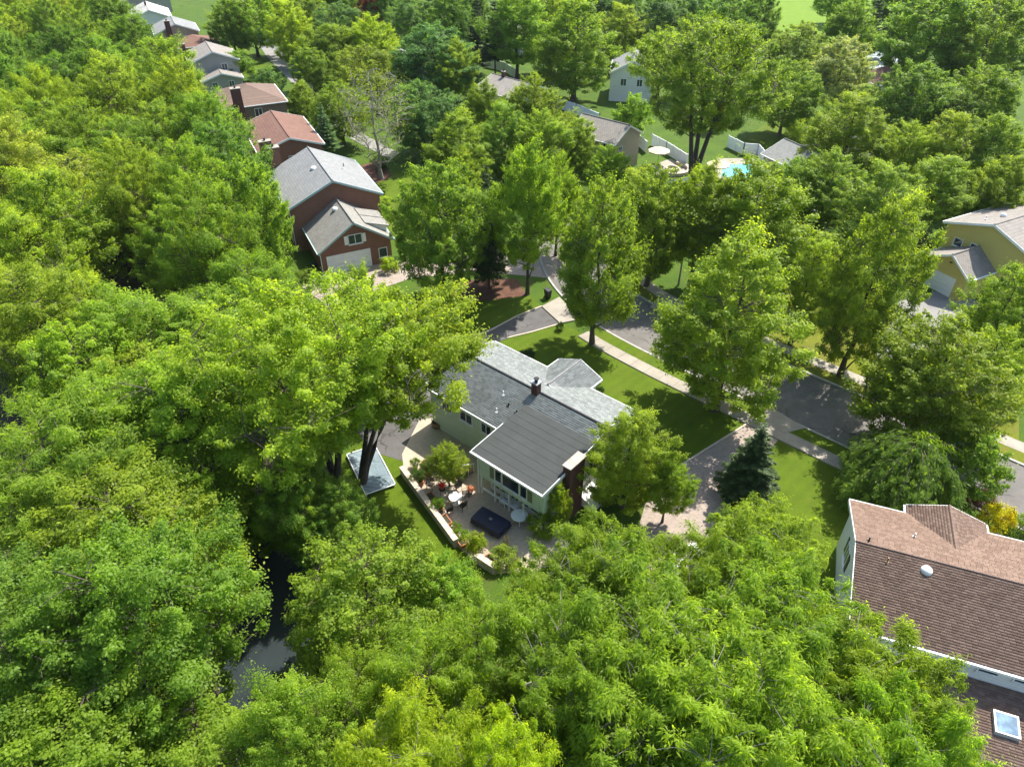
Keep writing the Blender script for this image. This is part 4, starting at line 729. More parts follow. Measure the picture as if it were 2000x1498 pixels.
for xx in (8.95, 10.3, 11.7, 13.1, 14.8): MB().box(xx - .06, xx + .06, yw + .05, yw + .17, 0, 1.95).build('post', 'white_paint', h)
MB().box(8.9, 14.95, yw + .05, yw + .17, .55, .67).build('rail', 'white_paint', h)
chimney(h, 15.35, -4.55, .62, 1.75, 0, 5.35, 'dark_brick', 'stone', pot=False)
chimney(h, 8.4, -.3, .55, .55, 4.9, 6.35, 'dark_brick', 'grey_metal')
for x, y in ((6.3, -1.82), (7.0, -3.4)): vent(h, x, y, 5.4 + y * .2444, .045, .4)
for x, y in ((7.4, -2.44), (8.4, -2.64)): vent(h, x, y, 5.4 + y * .2444, .07, .3, 'dark_metal')
window(h, (2.2, -4.2, 3.1), 1.0, .9, '-y'); window(h, (4.4, -4.2, 3.1), 1.3, .9, '-y'); window(h, (6.6, -4.2, 3.1), 1.0, .9, '-y')
window(h, (14.82 + .21, 1.6, 2.6), 1.2, 1.4, '+x'); window(h, (15.03, -1.6, 2.6), 1.2, 1.4, '+x')
hd = MB(); hd.hexa([(15.05, -3.4, 0), (16.6, -3.4, 0), (16.6, -1.7, 0), (15.05, -1.7, 0)], [(15.05, -3.4, 1.15), (16.6, -3.4, .35), (16.6, -1.7, .35), (15.05, -1.7, 1.15)])
hd.build('cellar_hatch', 'white_paint', h)
MB().tube([(4.0, 4.15, 4.15), (4.0, 4.0, 3.9), (4.0, 3.86, 3.7), (4.0, 3.86, .1)], .05, 6).build('downspout', 'white_paint', h)
window(h, (3.0, 3.8, 2.4), 1.6, 1.3, '+y'); window(h, (12.7, 3.8, 2.4), 1.6, 1.3, '+y')

# --- red brick two storey house with attached garage
h = tag(empty('house', (-20.9, 80.88, 0), R(115.7)), 'two storey red brick house with grey roof and attached white door garage', 'house')
w, ro = gable_parts(h, -.35, 12.3, -5.5, 6.1, 5.6, 8.2, 'brick', 'grey_shingle', trim='teal_trim')
gw, gr = gable_parts(h, -7.6, .2, -4.3, 4.6, 3.0, 5.9, 'brick', 'warm_shingle', trim='teal_trim', part='garage_roof', wname='garage_wall')
dome(ro, 5.5, 1.2, 7.75, .4); dome(gr, -2.2, .9, 5.45, .34); vent(ro, 6, -2.6, 7.3, .05, .4, 'dark_metal')
garage_door(h, (-7.25, 1.15, 0), 4.9, 2.15, '-x')
window(h, (-7.25, .15, 3.75), 1.5, 1.05, '-x', shutters='white_paint'); window(h, (-7.25, -2.9, 1.4), .9, 1.1, '-x', mull=0)
for xx in (-5.0, -2.6):
    d = MB(); d.hexa([(xx - .9, -4.0, 3.3), (xx + .9, -4.0, 3.3), (xx + .9, -1.6, 4.55), (xx - .9, -1.6, 4.55)], [(xx - .9, -4.0, 4.0), (xx + .9, -4.0, 4.0), (xx + .9, -1.6, 4.8), (xx - .9, -1.6, 4.8)])
    do = d.build('dormer', 'white_siding', gr)
    d = MB(); quad_slab(d, [(xx - 1.1, -4.35, 4.02), (xx + 1.1, -4.35, 4.02), (xx + 1.1, -1.5, 4.95), (xx - 1.1, -1.5, 4.95)], .1); d.build('dormer_roof', 'warm_shingle', do)
    window(gr, (xx, -4.0, 3.68), .9, .4, '-y', mull=0, sill=False)
chimney(h, 12.9, 4.6, 1.0, 1.4, 0, 8.6, 'brick', 'concrete')
for yy in (-3.5, 0, 3.5): window(h, (-.02, yy, 4.0), .01 + .9, 1.2, '-x') if abs(yy) > 9 else None
for xx in (2, 5, 8, 11): window(h, (xx, -5.15, 4.2), 1.0, 1.3, '-y'); window(h, (xx, -5.15, 1.5), 1.0, 1.3, '-y')
for xx in (2, 5, 8): window(h, (xx, 5.75, 4.2), 1.0, 1.3, '+y'); window(h, (xx, 5.75, 1.5), 1.0, 1.3, '+y')
for (xx, yy, zz) in ((-.1, 5.9, 5.4), (-7.4, 4.45, 2.85)): MB().tube([(xx, yy, zz), (xx + .12, yy - .1, zz - .3), (xx + .12, yy - .1, .1)], .05, 6).build('downspout', 'white_paint', h)

# --- brown roofed house at right
h = tag(empty('house', (21.1, 28.7, 0), R(-20.7)), 'white walled house with long brown shingle roof and white vent dome at the right edge', 'house')
w, ro = gable_parts(h, 0, 17, -5.35, 5.1, 4.4, 5.8, 'pale_siding', 'brown_shingle', ym=0.0, oh=.3)
slope_tabs(ro, 0, 17, -5.35, 0, 4.4, 5.8, 'brown_tabs', 11, tw=.32, ex=.17); slope_tabs(ro, 0, 17, 5.1, 0, 4.4, 5.8, 'brown_tabs', 12, tw=.32, ex=.17)
wg = empty('front_wing', (5.95, 2.2, 0), R(90)); ww, wr = gable_parts(wg, -.8, 3.75, -2.4, 2.4, 4.38, 5.2, 'pale_siding', 'brown_shingle', oh=.3); bpy.data.objects.remove(wg)
for o in (ww, wr): o.parent = h; o.location = (5.95, 2.2, 0); o.rotation_euler = (0, 0, R(90))
ww.name = 'wing_wall'; wr.name = 'wing_roof'
slope_tabs(wr, .3, 3.75, -2.4, 0, 4.38, 5.2, 'brown_tabs', 13); slope_tabs(wr, .3, 3.75, 2.4, 0, 4.38, 5.2, 'brown_tabs', 14)
rl = MB(); quad_slab(rl, [(.3, -11.0, 1.9), (17, -11.0, 1.9), (17, -5.08, 2.75), (.3, -5.08, 2.75)], .14); rl = rl.build('rear_roof', 'brown_shingle', h)
slope_tabs(rl, .3, 17, -11.0, -5.08, 1.9, 2.75, 'brown_tabs', 15)
MB().box(.6, 16.7, -10.7, -5.1, 0, 1.75).build('rear_wall', 'pale_siding', h)
MB().box(0, 17, -5.5, -5.36, 4.22, 4.4).build('gutter', 'white_paint', ro)
for k in range(6): window(h, (5.6 + k * 1.75, -5.05, 3.75), .95, .42, '-y', frame='white_paint', mull=0)
for x, y in ((8.3, -7.3), (1.7, -7.7), (4.6, -7.8)):
    zz = 1.9 + (y + 11) / 5.92 * .85; s = .1436
    fr = MB(); fr.hexa([(x - .6, y - .6, zz - .2), (x + .6, y - .6, zz - .2), (x + .6, y + .6, zz), (x - .6, y + .6, zz)], [(x - .6, y - .6, zz + .2), (x + .6, y - .6, zz + .2), (x + .6, y + .6, zz + .2 + 1.2 * s), (x - .6, y + .6, zz + .2 + 1.2 * s)])
    f = fr.build('skylight', 'skylight_frame', rl)
    g = MB(); g.hexa([(x - .5, y - .5, zz + .1), (x + .5, y - .5, zz + .1), (x + .5, y + .5, zz + .2), (x - .5, y + .5, zz + .2)], [(x - .5, y - .5, zz + .235), (x + .5, y - .5, zz + .235), (x + .5, y + .5, zz + .235 + s), (x - .5, y + .5, zz + .235 + s)])
    g.build('pane', 'skylight_glass', f)
dome(ro, 3.93, -.75, 5.62, .33); vent(ro, .75, .35, 5.7, .05, .4, 'dark_metal'); vent(ro, 1.8, -.8, 5.58, .05, .35, 'wood'); vent(ro, 3.6, 2.3, 5.15, .05, .35)
window(h, (.3, 1.6, 2.8), 1.0, 1.3, '-x', shutters='dark_metal')

# --- yellow house and garage
h = tag(empty('house', (46.2, 68.0, 0), R(27)), 'yellow sided house with tan roof and stepped lower garage at the right', 'house')
gable_parts(h, 1.0, 5.9, -2.6, 3.9, 2.9, 4.75, 'yellow_siding', 'tan_shingle', part='garage_roof', wname='garage_wall', ym=.1)
w, ro = gable_parts(h, 5.1, 15.5, -6.0, 4.75, 5.8, 7.6, 'yellow_siding', 'tan_shingle', ym=-.6)
window(h, (5.45, 2.5, 4.1), .9, .8, '-x', mull=0); window(h, (5.45, 0.6, 4.25), .9, .8, '-x', mull=0)
garage_door(h, (1.35, .6, 0), 3.2, 2.1, '-x'); MB().lathe([(.16, 0), (.16, .05)], (1.3, .1, 3.7), 10).build('gable_vent', 'dark_metal', h)
dome(ro, 9, .9, 7.2, .3); vent(ro, 7, 1.5, 7.0, .05, .35)
for xx in (8, 11, 14): window(h, (xx, 4.4, 4.3), .9, 1.2, '+y')

# --- smaller houses further off: (x, y, angle, roof x0 x1 y0 y1, eave, ridge, hip, wall, roof, chimney, label)
for (ox, oy, ang, x0, x1, y0, y1, ze, zr, hip, wm, rm, ch, wins, lab) in FAR_HOUSES:
    h = tag(empty('house', (ox, oy, 0), R(ang)), lab, 'house')
    w, ro = gable_parts(h, x0, x1, y0, y1, ze, zr, wm, rm, hip=hip, oh=.3)
    if ch: chimney(h, *ch)
    for (c, ww, hh, fc) in wins: window(h, c, ww, hh, fc)
    for zc in ([1.5, 4.1] if ze > 4.8 else [1.7]):
        for k in range(3):
            xx = x0 + (x1 - x0) * (k + .7) / 3.4
            window(h, (xx, y0 + .3, zc), .9, 1.15, '-y'); window(h, (xx, y1 - .3, zc), .9, 1.15, '+y')
        if not wins:
            for f in (.3, .7): window(h, (x0 + .3, y0 + (y1 - y0) * f, zc), .9, 1.1, '-x')
    MB().tube([(x0 + .1, y1 + .06, ze - .15), (x0 + .3, y1 - .2, ze - .5), (x0 + .22, y1 - .22, .1)], .05, 6).build('downspout', 'white_paint', h)
# ------------------------------------------------------------------ trees
def unit(a): return a / np.maximum(1e-9, np.linalg.norm(a, axis=-1, keepdims=True))
class Wood:
    """Trunk and limbs as tapered tubes, gathered in one mesh."""
    def __init__(s): s.V = []; s.F = []; s.n = 0
    def tube(s, P, r, k=6):
        P = np.asarray(P, float); r = np.asarray(r, float); T = unit(np.gradient(P, axis=0))
        ref = np.where(np.abs(T[:, 2:3]) < .9, np.array([[0, 0, 1.]]), np.array([[1., 0, 0]])); A = unit(np.cross(T, ref)); B = np.cross(T, A)
        w = np.linspace(0, 2 * np.pi, k, endpoint=False)
        ring = P[:, None] + (A[:, None] * np.cos(w)[None, :, None] + B[:, None] * np.sin(w)[None, :, None]) * r[:, None, None]
        s.V.append(ring.reshape(-1, 3)); m = len(P); i = np.arange(m - 1)[:, None]; j = np.arange(k)[None]
        a = s.n + i * k + j; b = s.n + i * k + (j + 1) % k
        s.F.append(np.stack([a, b, b + k, a + k], -1).reshape(-1, 4)); s.n += m * k
    def mesh(s, name, mat):
        me = fast_mesh(name, np.concatenate(s.V), np.concatenate(s.F), smooth=True); me.materials.append(M[mat]); return me
def bend(a, b, rng, sag=.12, n=5):
    t = np.linspace(0, 1, n)[:, None]; L = np.linalg.norm(b - a); mid = rng.normal(0, abs(sag) * L * .35, 3); mid[2] += sag * L * .5
    return a + (b - a) * t + mid * (4 * t * (1 - t))
def leaves(rng, pos, nrm, axis, L, W, tint, fold=.18):
    """Diamond leaves, folded along the midrib."""
    n = len(pos); t = unit(axis - nrm * np.sum(axis * nrm, 1, keepdims=True)); s = np.cross(nrm, t)
    L = L * rng.uniform(.7, 1.3, (n, 1)); W = W * rng.uniform(.7, 1.3, (n, 1))
    V = np.stack([pos - t * L * .5, pos + s * W * .5 + nrm * W * fold - t * L * .05, pos + t * L * .5, pos - s * W * .5 + nrm * W * fold - t * L * .05], 1)
    F = np.arange(n * 4).reshape(n, 4); return V.reshape(-1, 3), F, tint
def profile(t, pts): return np.interp(t, [p[0] for p in pts], [p[1] for p in pts])
def broadleaf(seed, H, Wd, zc, prof, nclump, rc, nleaf, L, W, lobe=.2, flat_=.75, up=.75, trunk_r=.28, inner=.35, tuft=0.0, nlimb=12, hang=0.0, bark='bark', stems=1, spread=.0, limb_r=.42, feather=0.0, lean=None):
    rng = np.random.default_rng(seed); Rm = Wd / 2
    # clump centres inside a lobed envelope
    ph = rng.uniform(0, 6.28, (4, 2)); N = nclump * 4
    t = rng.random(N); keep = rng.random(N) < profile(t, prof) ** 1.3; t = t[keep][:nclump]; n = len(t)
    th = rng.uniform(0, 2 * np.pi, n); rho = 1 - (1 - inner) * rng.random(n) ** 1.7
    lob = 1 + lobe * (np.sin(2 * th + ph[0, 0] + 3 * t) + .8 * np.sin(3 * th + ph[1, 0] - 5 * t) + .6 * np.sin(5 * th + ph[2, 0] + 8 * t)) / 1.6
    rad = profile(t, prof) * Rm * rho * lob
    C = np.stack([rad * np.cos(th), rad * np.sin(th), zc + t * (H - zc) * (1 + .05 * rng.normal(0, 1, n))], 1)
    C[:, 2] = np.minimum(C[:, 2], H - rc * .3)
    # the leader keeps the tip closed
    C = np.concatenate([C, np.stack([rng.normal(0, .1 * Rm, 5), rng.normal(0, .1 * Rm, 5), np.linspace(H - rc * 2.5, H - rc * .4, 5)], 1)]); n = len(C)
    RC = rc * np.exp(rng.normal(0, .34, n)); ctint = rng.random(n)
    stretch = np.exp(rng.normal(0, .3, (n, 3))); stretch[:, 2] *= .8
    # wood
    if lean: bias = np.array([[lean[0], lean[1]]]); C[:, :2] += bias * (C[:, 2:3] / H) ** 1.2
    wd = Wood(); limbs = []
    for s in range(stems):
        a = s * 6.28 / stems + rng.uniform(0, 1); ln_ = np.array([np.cos(a), np.sin(a), 0]) * spread * Rm * (1 if stems > 1 else 0)
        top = np.array([0, 0, H * .86]) + ln_
        zz = np.linspace(0, 1, 9)[:, None]; P = zz * top + np.concatenate([rng.normal(0, .012 * H, (9, 2)) * zz * (1 - zz) * 4, np.zeros((9, 1))], 1)
        if stems > 1: P[:, :2] = ln_[:2] * zz + (np.array([lean]) * zz ** 1.2 * .85 if lean else 0) + rng.normal(0, .05, (9, 2)) * zz
        rr = trunk_r * (1.0 - .86 * zz[:, 0]) ** .9; rr[0] *= 1.55; rr[1] *= 1.1
        wd.tube(P, rr, 9); limbs.append((P, rr))
    pts = np.concatenate([l[0] for l in limbs]); prs = np.concatenate([l[1] for l in limbs])
    order = np.argsort(C[:, 2]); sel = order[np.linspace(0, n - 1, min(nlimb, n)).astype(int)]
    for i in sel:
        c = C[i]; d = np.hypot(*(pts[:, :2] - c[:2]).T); ok = pts[:, 2] < c[2] - .25 * d + .1; ok[0] = True
        j = np.argmin(np.where(ok, np.linalg.norm(pts - c, axis=1), 1e9)); P = bend(pts[j], c, rng, .16, 6); r0 = min(prs[j] * .72, trunk_r * limb_r)
        rr = np.linspace(max(r0, .05), .03, 6); wd.tube(P, rr, 6); pts = np.concatenate([pts, P[1:]]); prs = np.concatenate([prs, rr[1:]])
    for i in range(n):
        if i in sel: continue
        c = C[i]; ok = pts[:, 2] < c[2] + .3; ok[0] = True
        j = np.argmin(np.where(ok, np.linalg.norm(pts - c, axis=1), 1e9)); P = bend(pts[j], c, rng, .15, 4); wd.tube(P, np.linspace(min(prs[j] * .6, .07), .015, 4), 4)
    # leaves
    wgt = RC ** 2; idx = rng.choice(n, nleaf, p=wgt / wgt.sum()); c = C[idx]; r = RC[idx][:, None]
    d = unit(rng.normal(0, 1, (nleaf, 3)) + np.array([0, 0, .35])); cen = (np.array([[lean[0], lean[1], 0]]) * (c[:, 2:3] / H) ** 1.2) if lean else 0; out = unit((c - cen) * np.array([1, 1, 0]) + np.array([0, 0, .001])); outup = unit(out + np.array([0, 0, 1.1]))
    rr = r * np.minimum(1.9, np.abs(.66 + .27 * rng.normal(0, 1, (nleaf, 1))))
    off = d * rr * np.array([1, 1, flat_]) * stretch[idx]
    # loose leaves along the twigs between the clumps
    k = int(nleaf * .11); j = rng.integers(0, n, k)
    mate = C[rng.integers(0, n, (k, 6))]; dd = np.linalg.norm(mate - C[j][:, None], axis=2); mate = mate[np.arange(k), dd.argmin(1)]; f = rng.random((k, 1)) ** 1.3 * np.minimum(1, 2.6 * rc / np.maximum(.01, dd.min(1)))[:, None]
    off[:k] = C[j] + (mate - C[j]) * f + rng.normal(0, rc * .38, (k, 3)) - c[:k]
    if tuft:   # clumps drawn out along the shoot
        s = np.abs(rng.normal(0, 1, (nleaf, 1))) * r * tuft; off = off * (1 - .45 * np.clip(s / (r * 2 * max(tuft, .01)), 0, 1)) + outup * s
    if hang: off[:, 2] -= hang * r[:, 0] * rng.random(nleaf) ** 1.5
    pos = c + off
    nr = unit(np.array([0, 0, up]) + d * .75 + out * .25 + rng.normal(0, .45, (nleaf, 3)))
    ax = unit(d + rng.normal(0, .7, (nleaf, 3)) - np.array([0, 0, .35 + hang]))
    if feather: ax = unit(d * np.array([1, 1, .3]) + rng.normal(0, .35, (nleaf, 3)) - np.array([0, 0, feather]))
    tint = np.clip(.55 * ctint[idx] + .45 * rng.random(nleaf), 0, 1)
    V, F, T = leaves(rng, pos, nr, ax, L, W, tint)
    cm = fast_mesh('crown', V, F, T); cm.materials.append(M['leaf'])
    return wd.mesh('trunk', bark), cm
def conifer(seed, H, Wd, zc, nleaf, L, W, squat=1.0, whorls=22, tilt=-.12):
    rng = np.random.default_rng(seed); wd = Wood(); zz = np.linspace(0, 1, 7)
    wd.tube(np.stack([zz * 0, zz * 0, zz * H * .98], 1), .2 * (1 - .92 * zz), 7); P = []; D = []; T = []
    for w in range(whorls):
        t = (w + rng.random() * .6) / whorls; z = zc + t * (H - zc); ln = Wd / 2 * (1 - t) ** squat * rng.uniform(.85, 1.1) + .15
        nb = max(5, int(11 * (1 - t) + 4))
        for k in range(nb):
            a = 6.28 * k / nb + rng.uniform(0, .6); l = ln * rng.uniform(.75, 1.12); d = np.array([np.cos(a), np.sin(a), tilt + .35 * t]); e = np.array([0, 0, z]) + d * l; e[2] += .12 * l
            wd.tube(bend(np.array([0, 0, z]), e, rng, -.1, 4), np.linspace(.035, .01, 4), 4)
            m = max(4, int(nleaf * l / (Wd * whorls * 2.2))); s = rng.random(m) ** .6
            side = np.array([-d[1], d[0], 0]); q = np.array([0, 0, z]) + d * l * s[:, None] + side * rng.normal(0, .16, (m, 1)) * l * (1.15 - s[:, None]) * 1.3
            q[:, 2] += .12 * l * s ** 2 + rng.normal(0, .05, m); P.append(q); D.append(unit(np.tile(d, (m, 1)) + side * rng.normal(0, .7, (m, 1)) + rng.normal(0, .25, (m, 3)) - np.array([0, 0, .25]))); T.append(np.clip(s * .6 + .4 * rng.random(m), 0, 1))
    P = np.concatenate(P); D = np.concatenate(D); T = np.concatenate(T); n = len(P)
    nr = unit(np.array([0, 0, 1.]) + rng.normal(0, .45, (n, 3)))
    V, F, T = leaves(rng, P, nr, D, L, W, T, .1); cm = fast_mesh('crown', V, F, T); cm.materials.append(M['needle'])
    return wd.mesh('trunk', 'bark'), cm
def weeping(seed, H, Wd, nleaf):
    rng = np.random.default_rng(seed); wd = Wood(); zz = np.linspace(0, 1, 6); wd.tube(np.stack([zz * .3, zz * 0, zz * H * .8], 1), .3 * (1 - .7 * zz), 8)
    P = []; D = []; T = []; N = []; nb = 130; per = nleaf // (nb * 9)
    for k in range(nb):
        a = rng.uniform(0, 6.28); z0 = H * rng.uniform(.45, .82); l = Wd / 2 * rng.uniform(.35, 1.0) * (1.05 - .3 * (z0 / H)); rise = H * rng.uniform(.04, .16); s = np.linspace(0, 1, 9)
        B = np.stack([np.cos(a) * l * s, np.sin(a) * l * s, z0 + rise * np.sin(s * 2.2) - H * .28 * s ** 2.2], 1); wd.tube(B, np.linspace(.04, .012, 9), 4); ct = rng.random()
        for i in range(9):
            if i < 2: continue
            for j in range(2):
                drop = rng.uniform(.5, 1.6) * (.5 + .6 * i / 9); m = max(3, per // 2); q = rng.random(m) ** .8; o = rng.normal(0, .22, 3)
                P.append(B[i] + o * np.array([1, 1, .4]) + np.stack([rng.normal(0, .13, m), rng.normal(0, .13, m), -drop * q], 1)); D.append(np.tile([0, 0, -1.], (m, 1)) + rng.normal(0, .35, (m, 3)) + np.array([np.cos(a), np.sin(a), 0]) * .4)
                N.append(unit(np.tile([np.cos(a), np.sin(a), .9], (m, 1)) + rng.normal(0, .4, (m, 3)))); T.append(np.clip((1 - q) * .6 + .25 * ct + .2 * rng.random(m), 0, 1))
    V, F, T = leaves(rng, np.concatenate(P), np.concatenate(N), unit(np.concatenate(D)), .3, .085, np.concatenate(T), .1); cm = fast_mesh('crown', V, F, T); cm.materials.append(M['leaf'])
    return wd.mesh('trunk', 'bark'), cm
OAK = [(0, .5), (.12, .88), (.35, 1), (.6, .85), (.82, .52), (1, .1)]
MAP = [(0, .5), (.2, .9), (.5, 1), (.78, .78), (1, .2)]
LOC = [(0, .35), (.3, .8), (.6, 1), (.85, .82), (1, .35)]
COT = [(0, .35), (.25, .75), (.55, 1), (.8, .85), (1, .3)]
PROTO = {}
def proto():
    P = PROTO
    P['oak'] = [broadleaf(100, 16, 9, 2.6, OAK, 420, .5, 72000, .21, .14, .24, .8, .8, .26, .4, .8, 26),
                broadleaf(101, 16, 9, 2.0, [(0, .55), (.2, .95), (.5, 1), (.78, .8), (1, .25)], 420, .52, 72000, .2, .14, .36, .75, .85, .28, .35, .6, 28),
                broadleaf(102, 16, 9, 3.2, [(0, .4), (.15, .7), (.4, 1), (.65, .9), (.85, .6), (1, .2)], 380, .52, 68000, .21, .14, .42, .8, .8, .26, .3, .7, 26)]
    P['maple'] = [broadleaf(200 + i, 14, 11, 2.2, MAP, 480, .55, 72000, .205, .16, .16, .75, .95, .28, .45, .4, 22) for i in range(2)]
    P['locust'] = [broadleaf(300 + i, 15, 14, 4.5, LOC, 800, .62, 120000, .34, .085, .26, .38, 1.1, .26, .2, .3, 34, .12, 'pale_bark', 1, 0, .5, .22) for i in range(2)]
    P['cotton'] = [broadleaf(400, 18, 15, 6.5, COT, 560, .56, 96000, .2, .135, .3, .65, .9, .32, .3, .5, 34, 0, 'bark', 3, .38, .75)]
    P['lean'] = [broadleaf(410, 15, 10.5, 6.6, COT, 310, .58, 56000, .2, .135, .3, .65, .9, .25, .25, .5, 26, 0, 'bark', 3, .32, .95, lean=(5.8, 2.2))]
    P['wood'] = [broadleaf(500 + i, 15, 10, 3.0, MAP, 520, .5, 92000, .175, .105, .28, .7, .9, .24, .4, .6, 16) for i in range(3)]
    P['willow'] = [broadleaf(600, 13, 10, 2.5, MAP, 330, .62, 66000, .32, .07, .28, .7, .75, .22, .35, .6, 20, .3)]
    P['small'] = [broadleaf(700, 7, 5, 1.4, MAP, 90, .5, 14000, .2, .14, .2, .75, .7, .12, .35, .4, 12)]
    P['shrub'] = [broadleaf(800 + i, 1.6, 2.2, .15, [(0, .85), (.5, 1), (.85, .7), (1, .3)], 50, .27, 4200, .11, .08, .15, .8, .6, .05, .5, .2, 8) for i in range(2)]
    P['spruce'] = [conifer(900, 13, 6, 1.6, 26000, .34, .085), conifer(901, 13, 6, 3.0, 24000, .34, .085)]
    P['weep'] = [weeping(950, 8, 10, 95000)]
    P['bare'] = [broadleaf(970, 12, 9, 2.2, COT, 620, .5, 5200, .16, .07, .2, .8, .6, .22, .2, .9, 90, 0, 'pale_bark')]
proto()
REF = dict(oak=(16, 9), maple=(14, 11), locust=(15, 14), cotton=(18, 15), lean=(15, 10.5), wood=(15, 10), spruce=(13, 6), weep=(8, 10), bare=(12, 9), shrub=(1.6, 2.2), willow=(13, 10), small=(7, 5))
NAMES = dict(oak='oak_tree', maple='maple_tree', locust='locust_tree', cotton='cottonwood_tree', lean='cottonwood_tree', wood='woodland_tree', spruce='spruce_tree', weep='weeping_tree', bare='leafless_tree', shrub='shrub', willow='willow_tree', small='garden_tree')
PALETTE = {k: v for k, v in LEAF_COLOURS}
trr = random.Random(42); used = {}
for (kind, X, Y, hgt, wid, colr, lab, nm, grp) in TREES:
    ref = REF[kind]; k = used.get(kind, 0); used[kind] = k + 1; tm, cmh = PROTO[kind][k % len(PROTO[kind])]
    root = empty(nm or NAMES[kind], (X, Y, 0), 0.0 if kind == 'lean' else trr.uniform(0, 6.28)); sz = hgt / ref[0]; sx = wid / ref[1] * .96
    tag(root, lab, 'shrub' if kind == 'shrub' else 'tree', grp)
    for part, me in (('trunk', tm), ('crown', cmh)):
        o = link(bpy.data.objects.new(part, me), root); o.scale = (sx, sx, sz)
        if part == 'crown':
            j = trr.uniform(.88, 1.12); cc = PALETTE[colr]; o.color = (cc[0] * j * trr.uniform(.92, 1.08), cc[1] * j, cc[2] * j, 1)
# ------------------------------------------------------------------ patio, garden and street things
def obj_at(name, loc, rz, label, cat, group=None): return tag(empty(name, loc, rz), label, cat, group)
# patio wall with capstones
def garden_wall(p, q, hgt, label, n):
    p, q = Vector((*p, 0)), Vector((*q, 0)); L = (q - p).length; a = math.atan2(q.y - p.y, q.x - p.x)
    r = obj_at('garden_wall', (p.x, p.y, 0), a, label, 'wall'); MB().box(0, L, -.16, .16, 0, hgt).build('wall_core', 'stone', r)
    for k in range(n): MB().box(L * k / n + .012, L * (k + 1) / n - .012, -.21, .21, hgt, hgt + .08).build('capstone', 'cap_stone', r, bevel=.01)
garden_wall((-8.7, 40.4), (-3.95, 33.0), .75, 'stone patio wall with pale capstones along the back lawn', 14)
garden_wall((-2.35, 31.65), (-1.2, 30.75), .75, 'short stone patio wall with pale capstones at the lower corner', 3)
# planters along the wall
def planter(x, y, rz, w, d, hgt, label, plant=None):
    r = obj_at('planter', (x, y, .03), rz, label, 'planter', 'terracotta planters on the patio'); b = MB()
    b.hexa([(-w * .42, -d * .42, 0), (w * .42, -d * .42, 0), (w * .42, d * .42, 0), (-w * .42, d * .42, 0)], [(-w / 2, -d / 2, hgt), (w / 2, -d / 2, hgt), (w / 2, d / 2, hgt), (-w / 2, d / 2, hgt)])
    o = b.build('pot', 'terracotta', r); rim = MB()
    for a in ((-w / 2 - .03, w / 2 + .03, -d / 2 - .03, -d / 2 + .03), (-w / 2 - .03, w / 2 + .03, d / 2 - .03, d / 2 + .03), (-w / 2 - .03, -w / 2 + .03, -d / 2 + .03, d / 2 - .03), (w / 2 - .03, w / 2 + .03, -d / 2 + .03, d / 2 - .03)): rim.box(*a, hgt - .06, hgt + .03)
    rim.build('rim', 'terracotta', r); MB().box(-w / 2 + .04, w / 2 - .04, -d / 2 + .04, d / 2 - .04, hgt - .02, hgt + .005).build('soil', 'forest_soil', r)
    if plant:
        c = link(bpy.data.objects.new('plant', PROTO['shrub'][0][1]), r); c.location = (0, 0, hgt - .05); c.scale = (plant[0],) * 3; c.color = (*plant[1], 1)
wa = math.atan2(33.0 - 40.4, -3.95 + 8.7)
planter(-7.3, 39.3, wa, 1.0, .5, .45, 'terracotta planter with a leafy plant at the upper end of the patio wall', (.55, (.06, .12, .02)))
planter(-6.15, 37.5, wa, .8, .5, .45, 'empty orange planter beside the patio wall')
planter(-5.5, 36.4, wa, .8, .5, .45, 'terracotta planter with bright green bush by the patio chairs', (.5, (.11, .2, .02)))
planter(-4.85, 35.2, wa, 1.0, .5, .42, 'long orange planter by the patio wall below the chairs')
planter(-3.55, 33.15, wa, .7, .5, .42, 'orange planter at the end of the long patio wall')
planter(-1.6, 31.6, wa, .8, .5, .42, 'orange planter on the short patio wall')
planter(-6.6, 40.4, .4, .6, .6, .5, 'terracotta pot with spiky plant near the patio steps', (.5, (.09, .15, .03)))
for k, (px, py, sc, cl, lb) in enumerate(((-7.7, 41.0, .36, (.12, .2, .03), 'small potted bush left of the patio bench'), (-6.95, 40.95, .3, (.3, .28, .04), 'small pot of yellow leaves beside the patio bench'), (-3.9, 39.6, .3, (.1, .18, .03), 'small potted plant in the shade by the stair'), (-4.0, 34.4, .34, (.13, .21, .03), 'potted plant at the patio corner below the chairs'), (-3.2, 38.2, .25, (.5, .3, .32), 'small pot of pink flowers behind the white table'), (-2.9, 32.9, .3, (.16, .2, .04), 'potted plant beside the orange planter at the wall end'), (-5.0, 41.6, .36, (.1, .17, .03), 'potted bush in front of the wooden stair'))):
    r = obj_at('potted_plant', (px, py, .035), k, lb, 'potted plant', 'small pots on the patio'); MB().lathe([(.15, 0), (.22, .3), (.24, .3), (.24, .34), (.2, .34), (.19, .28)], n=14).build('pot', 'terracotta' if k % 2 else 'stone', r)
    c = link(bpy.data.objects.new('plant', PROTO['shrub'][k % 2][1]), r); c.location = (0, 0, .24); c.scale = (sc, sc, sc * 1.2); c.color = (*cl, 1)
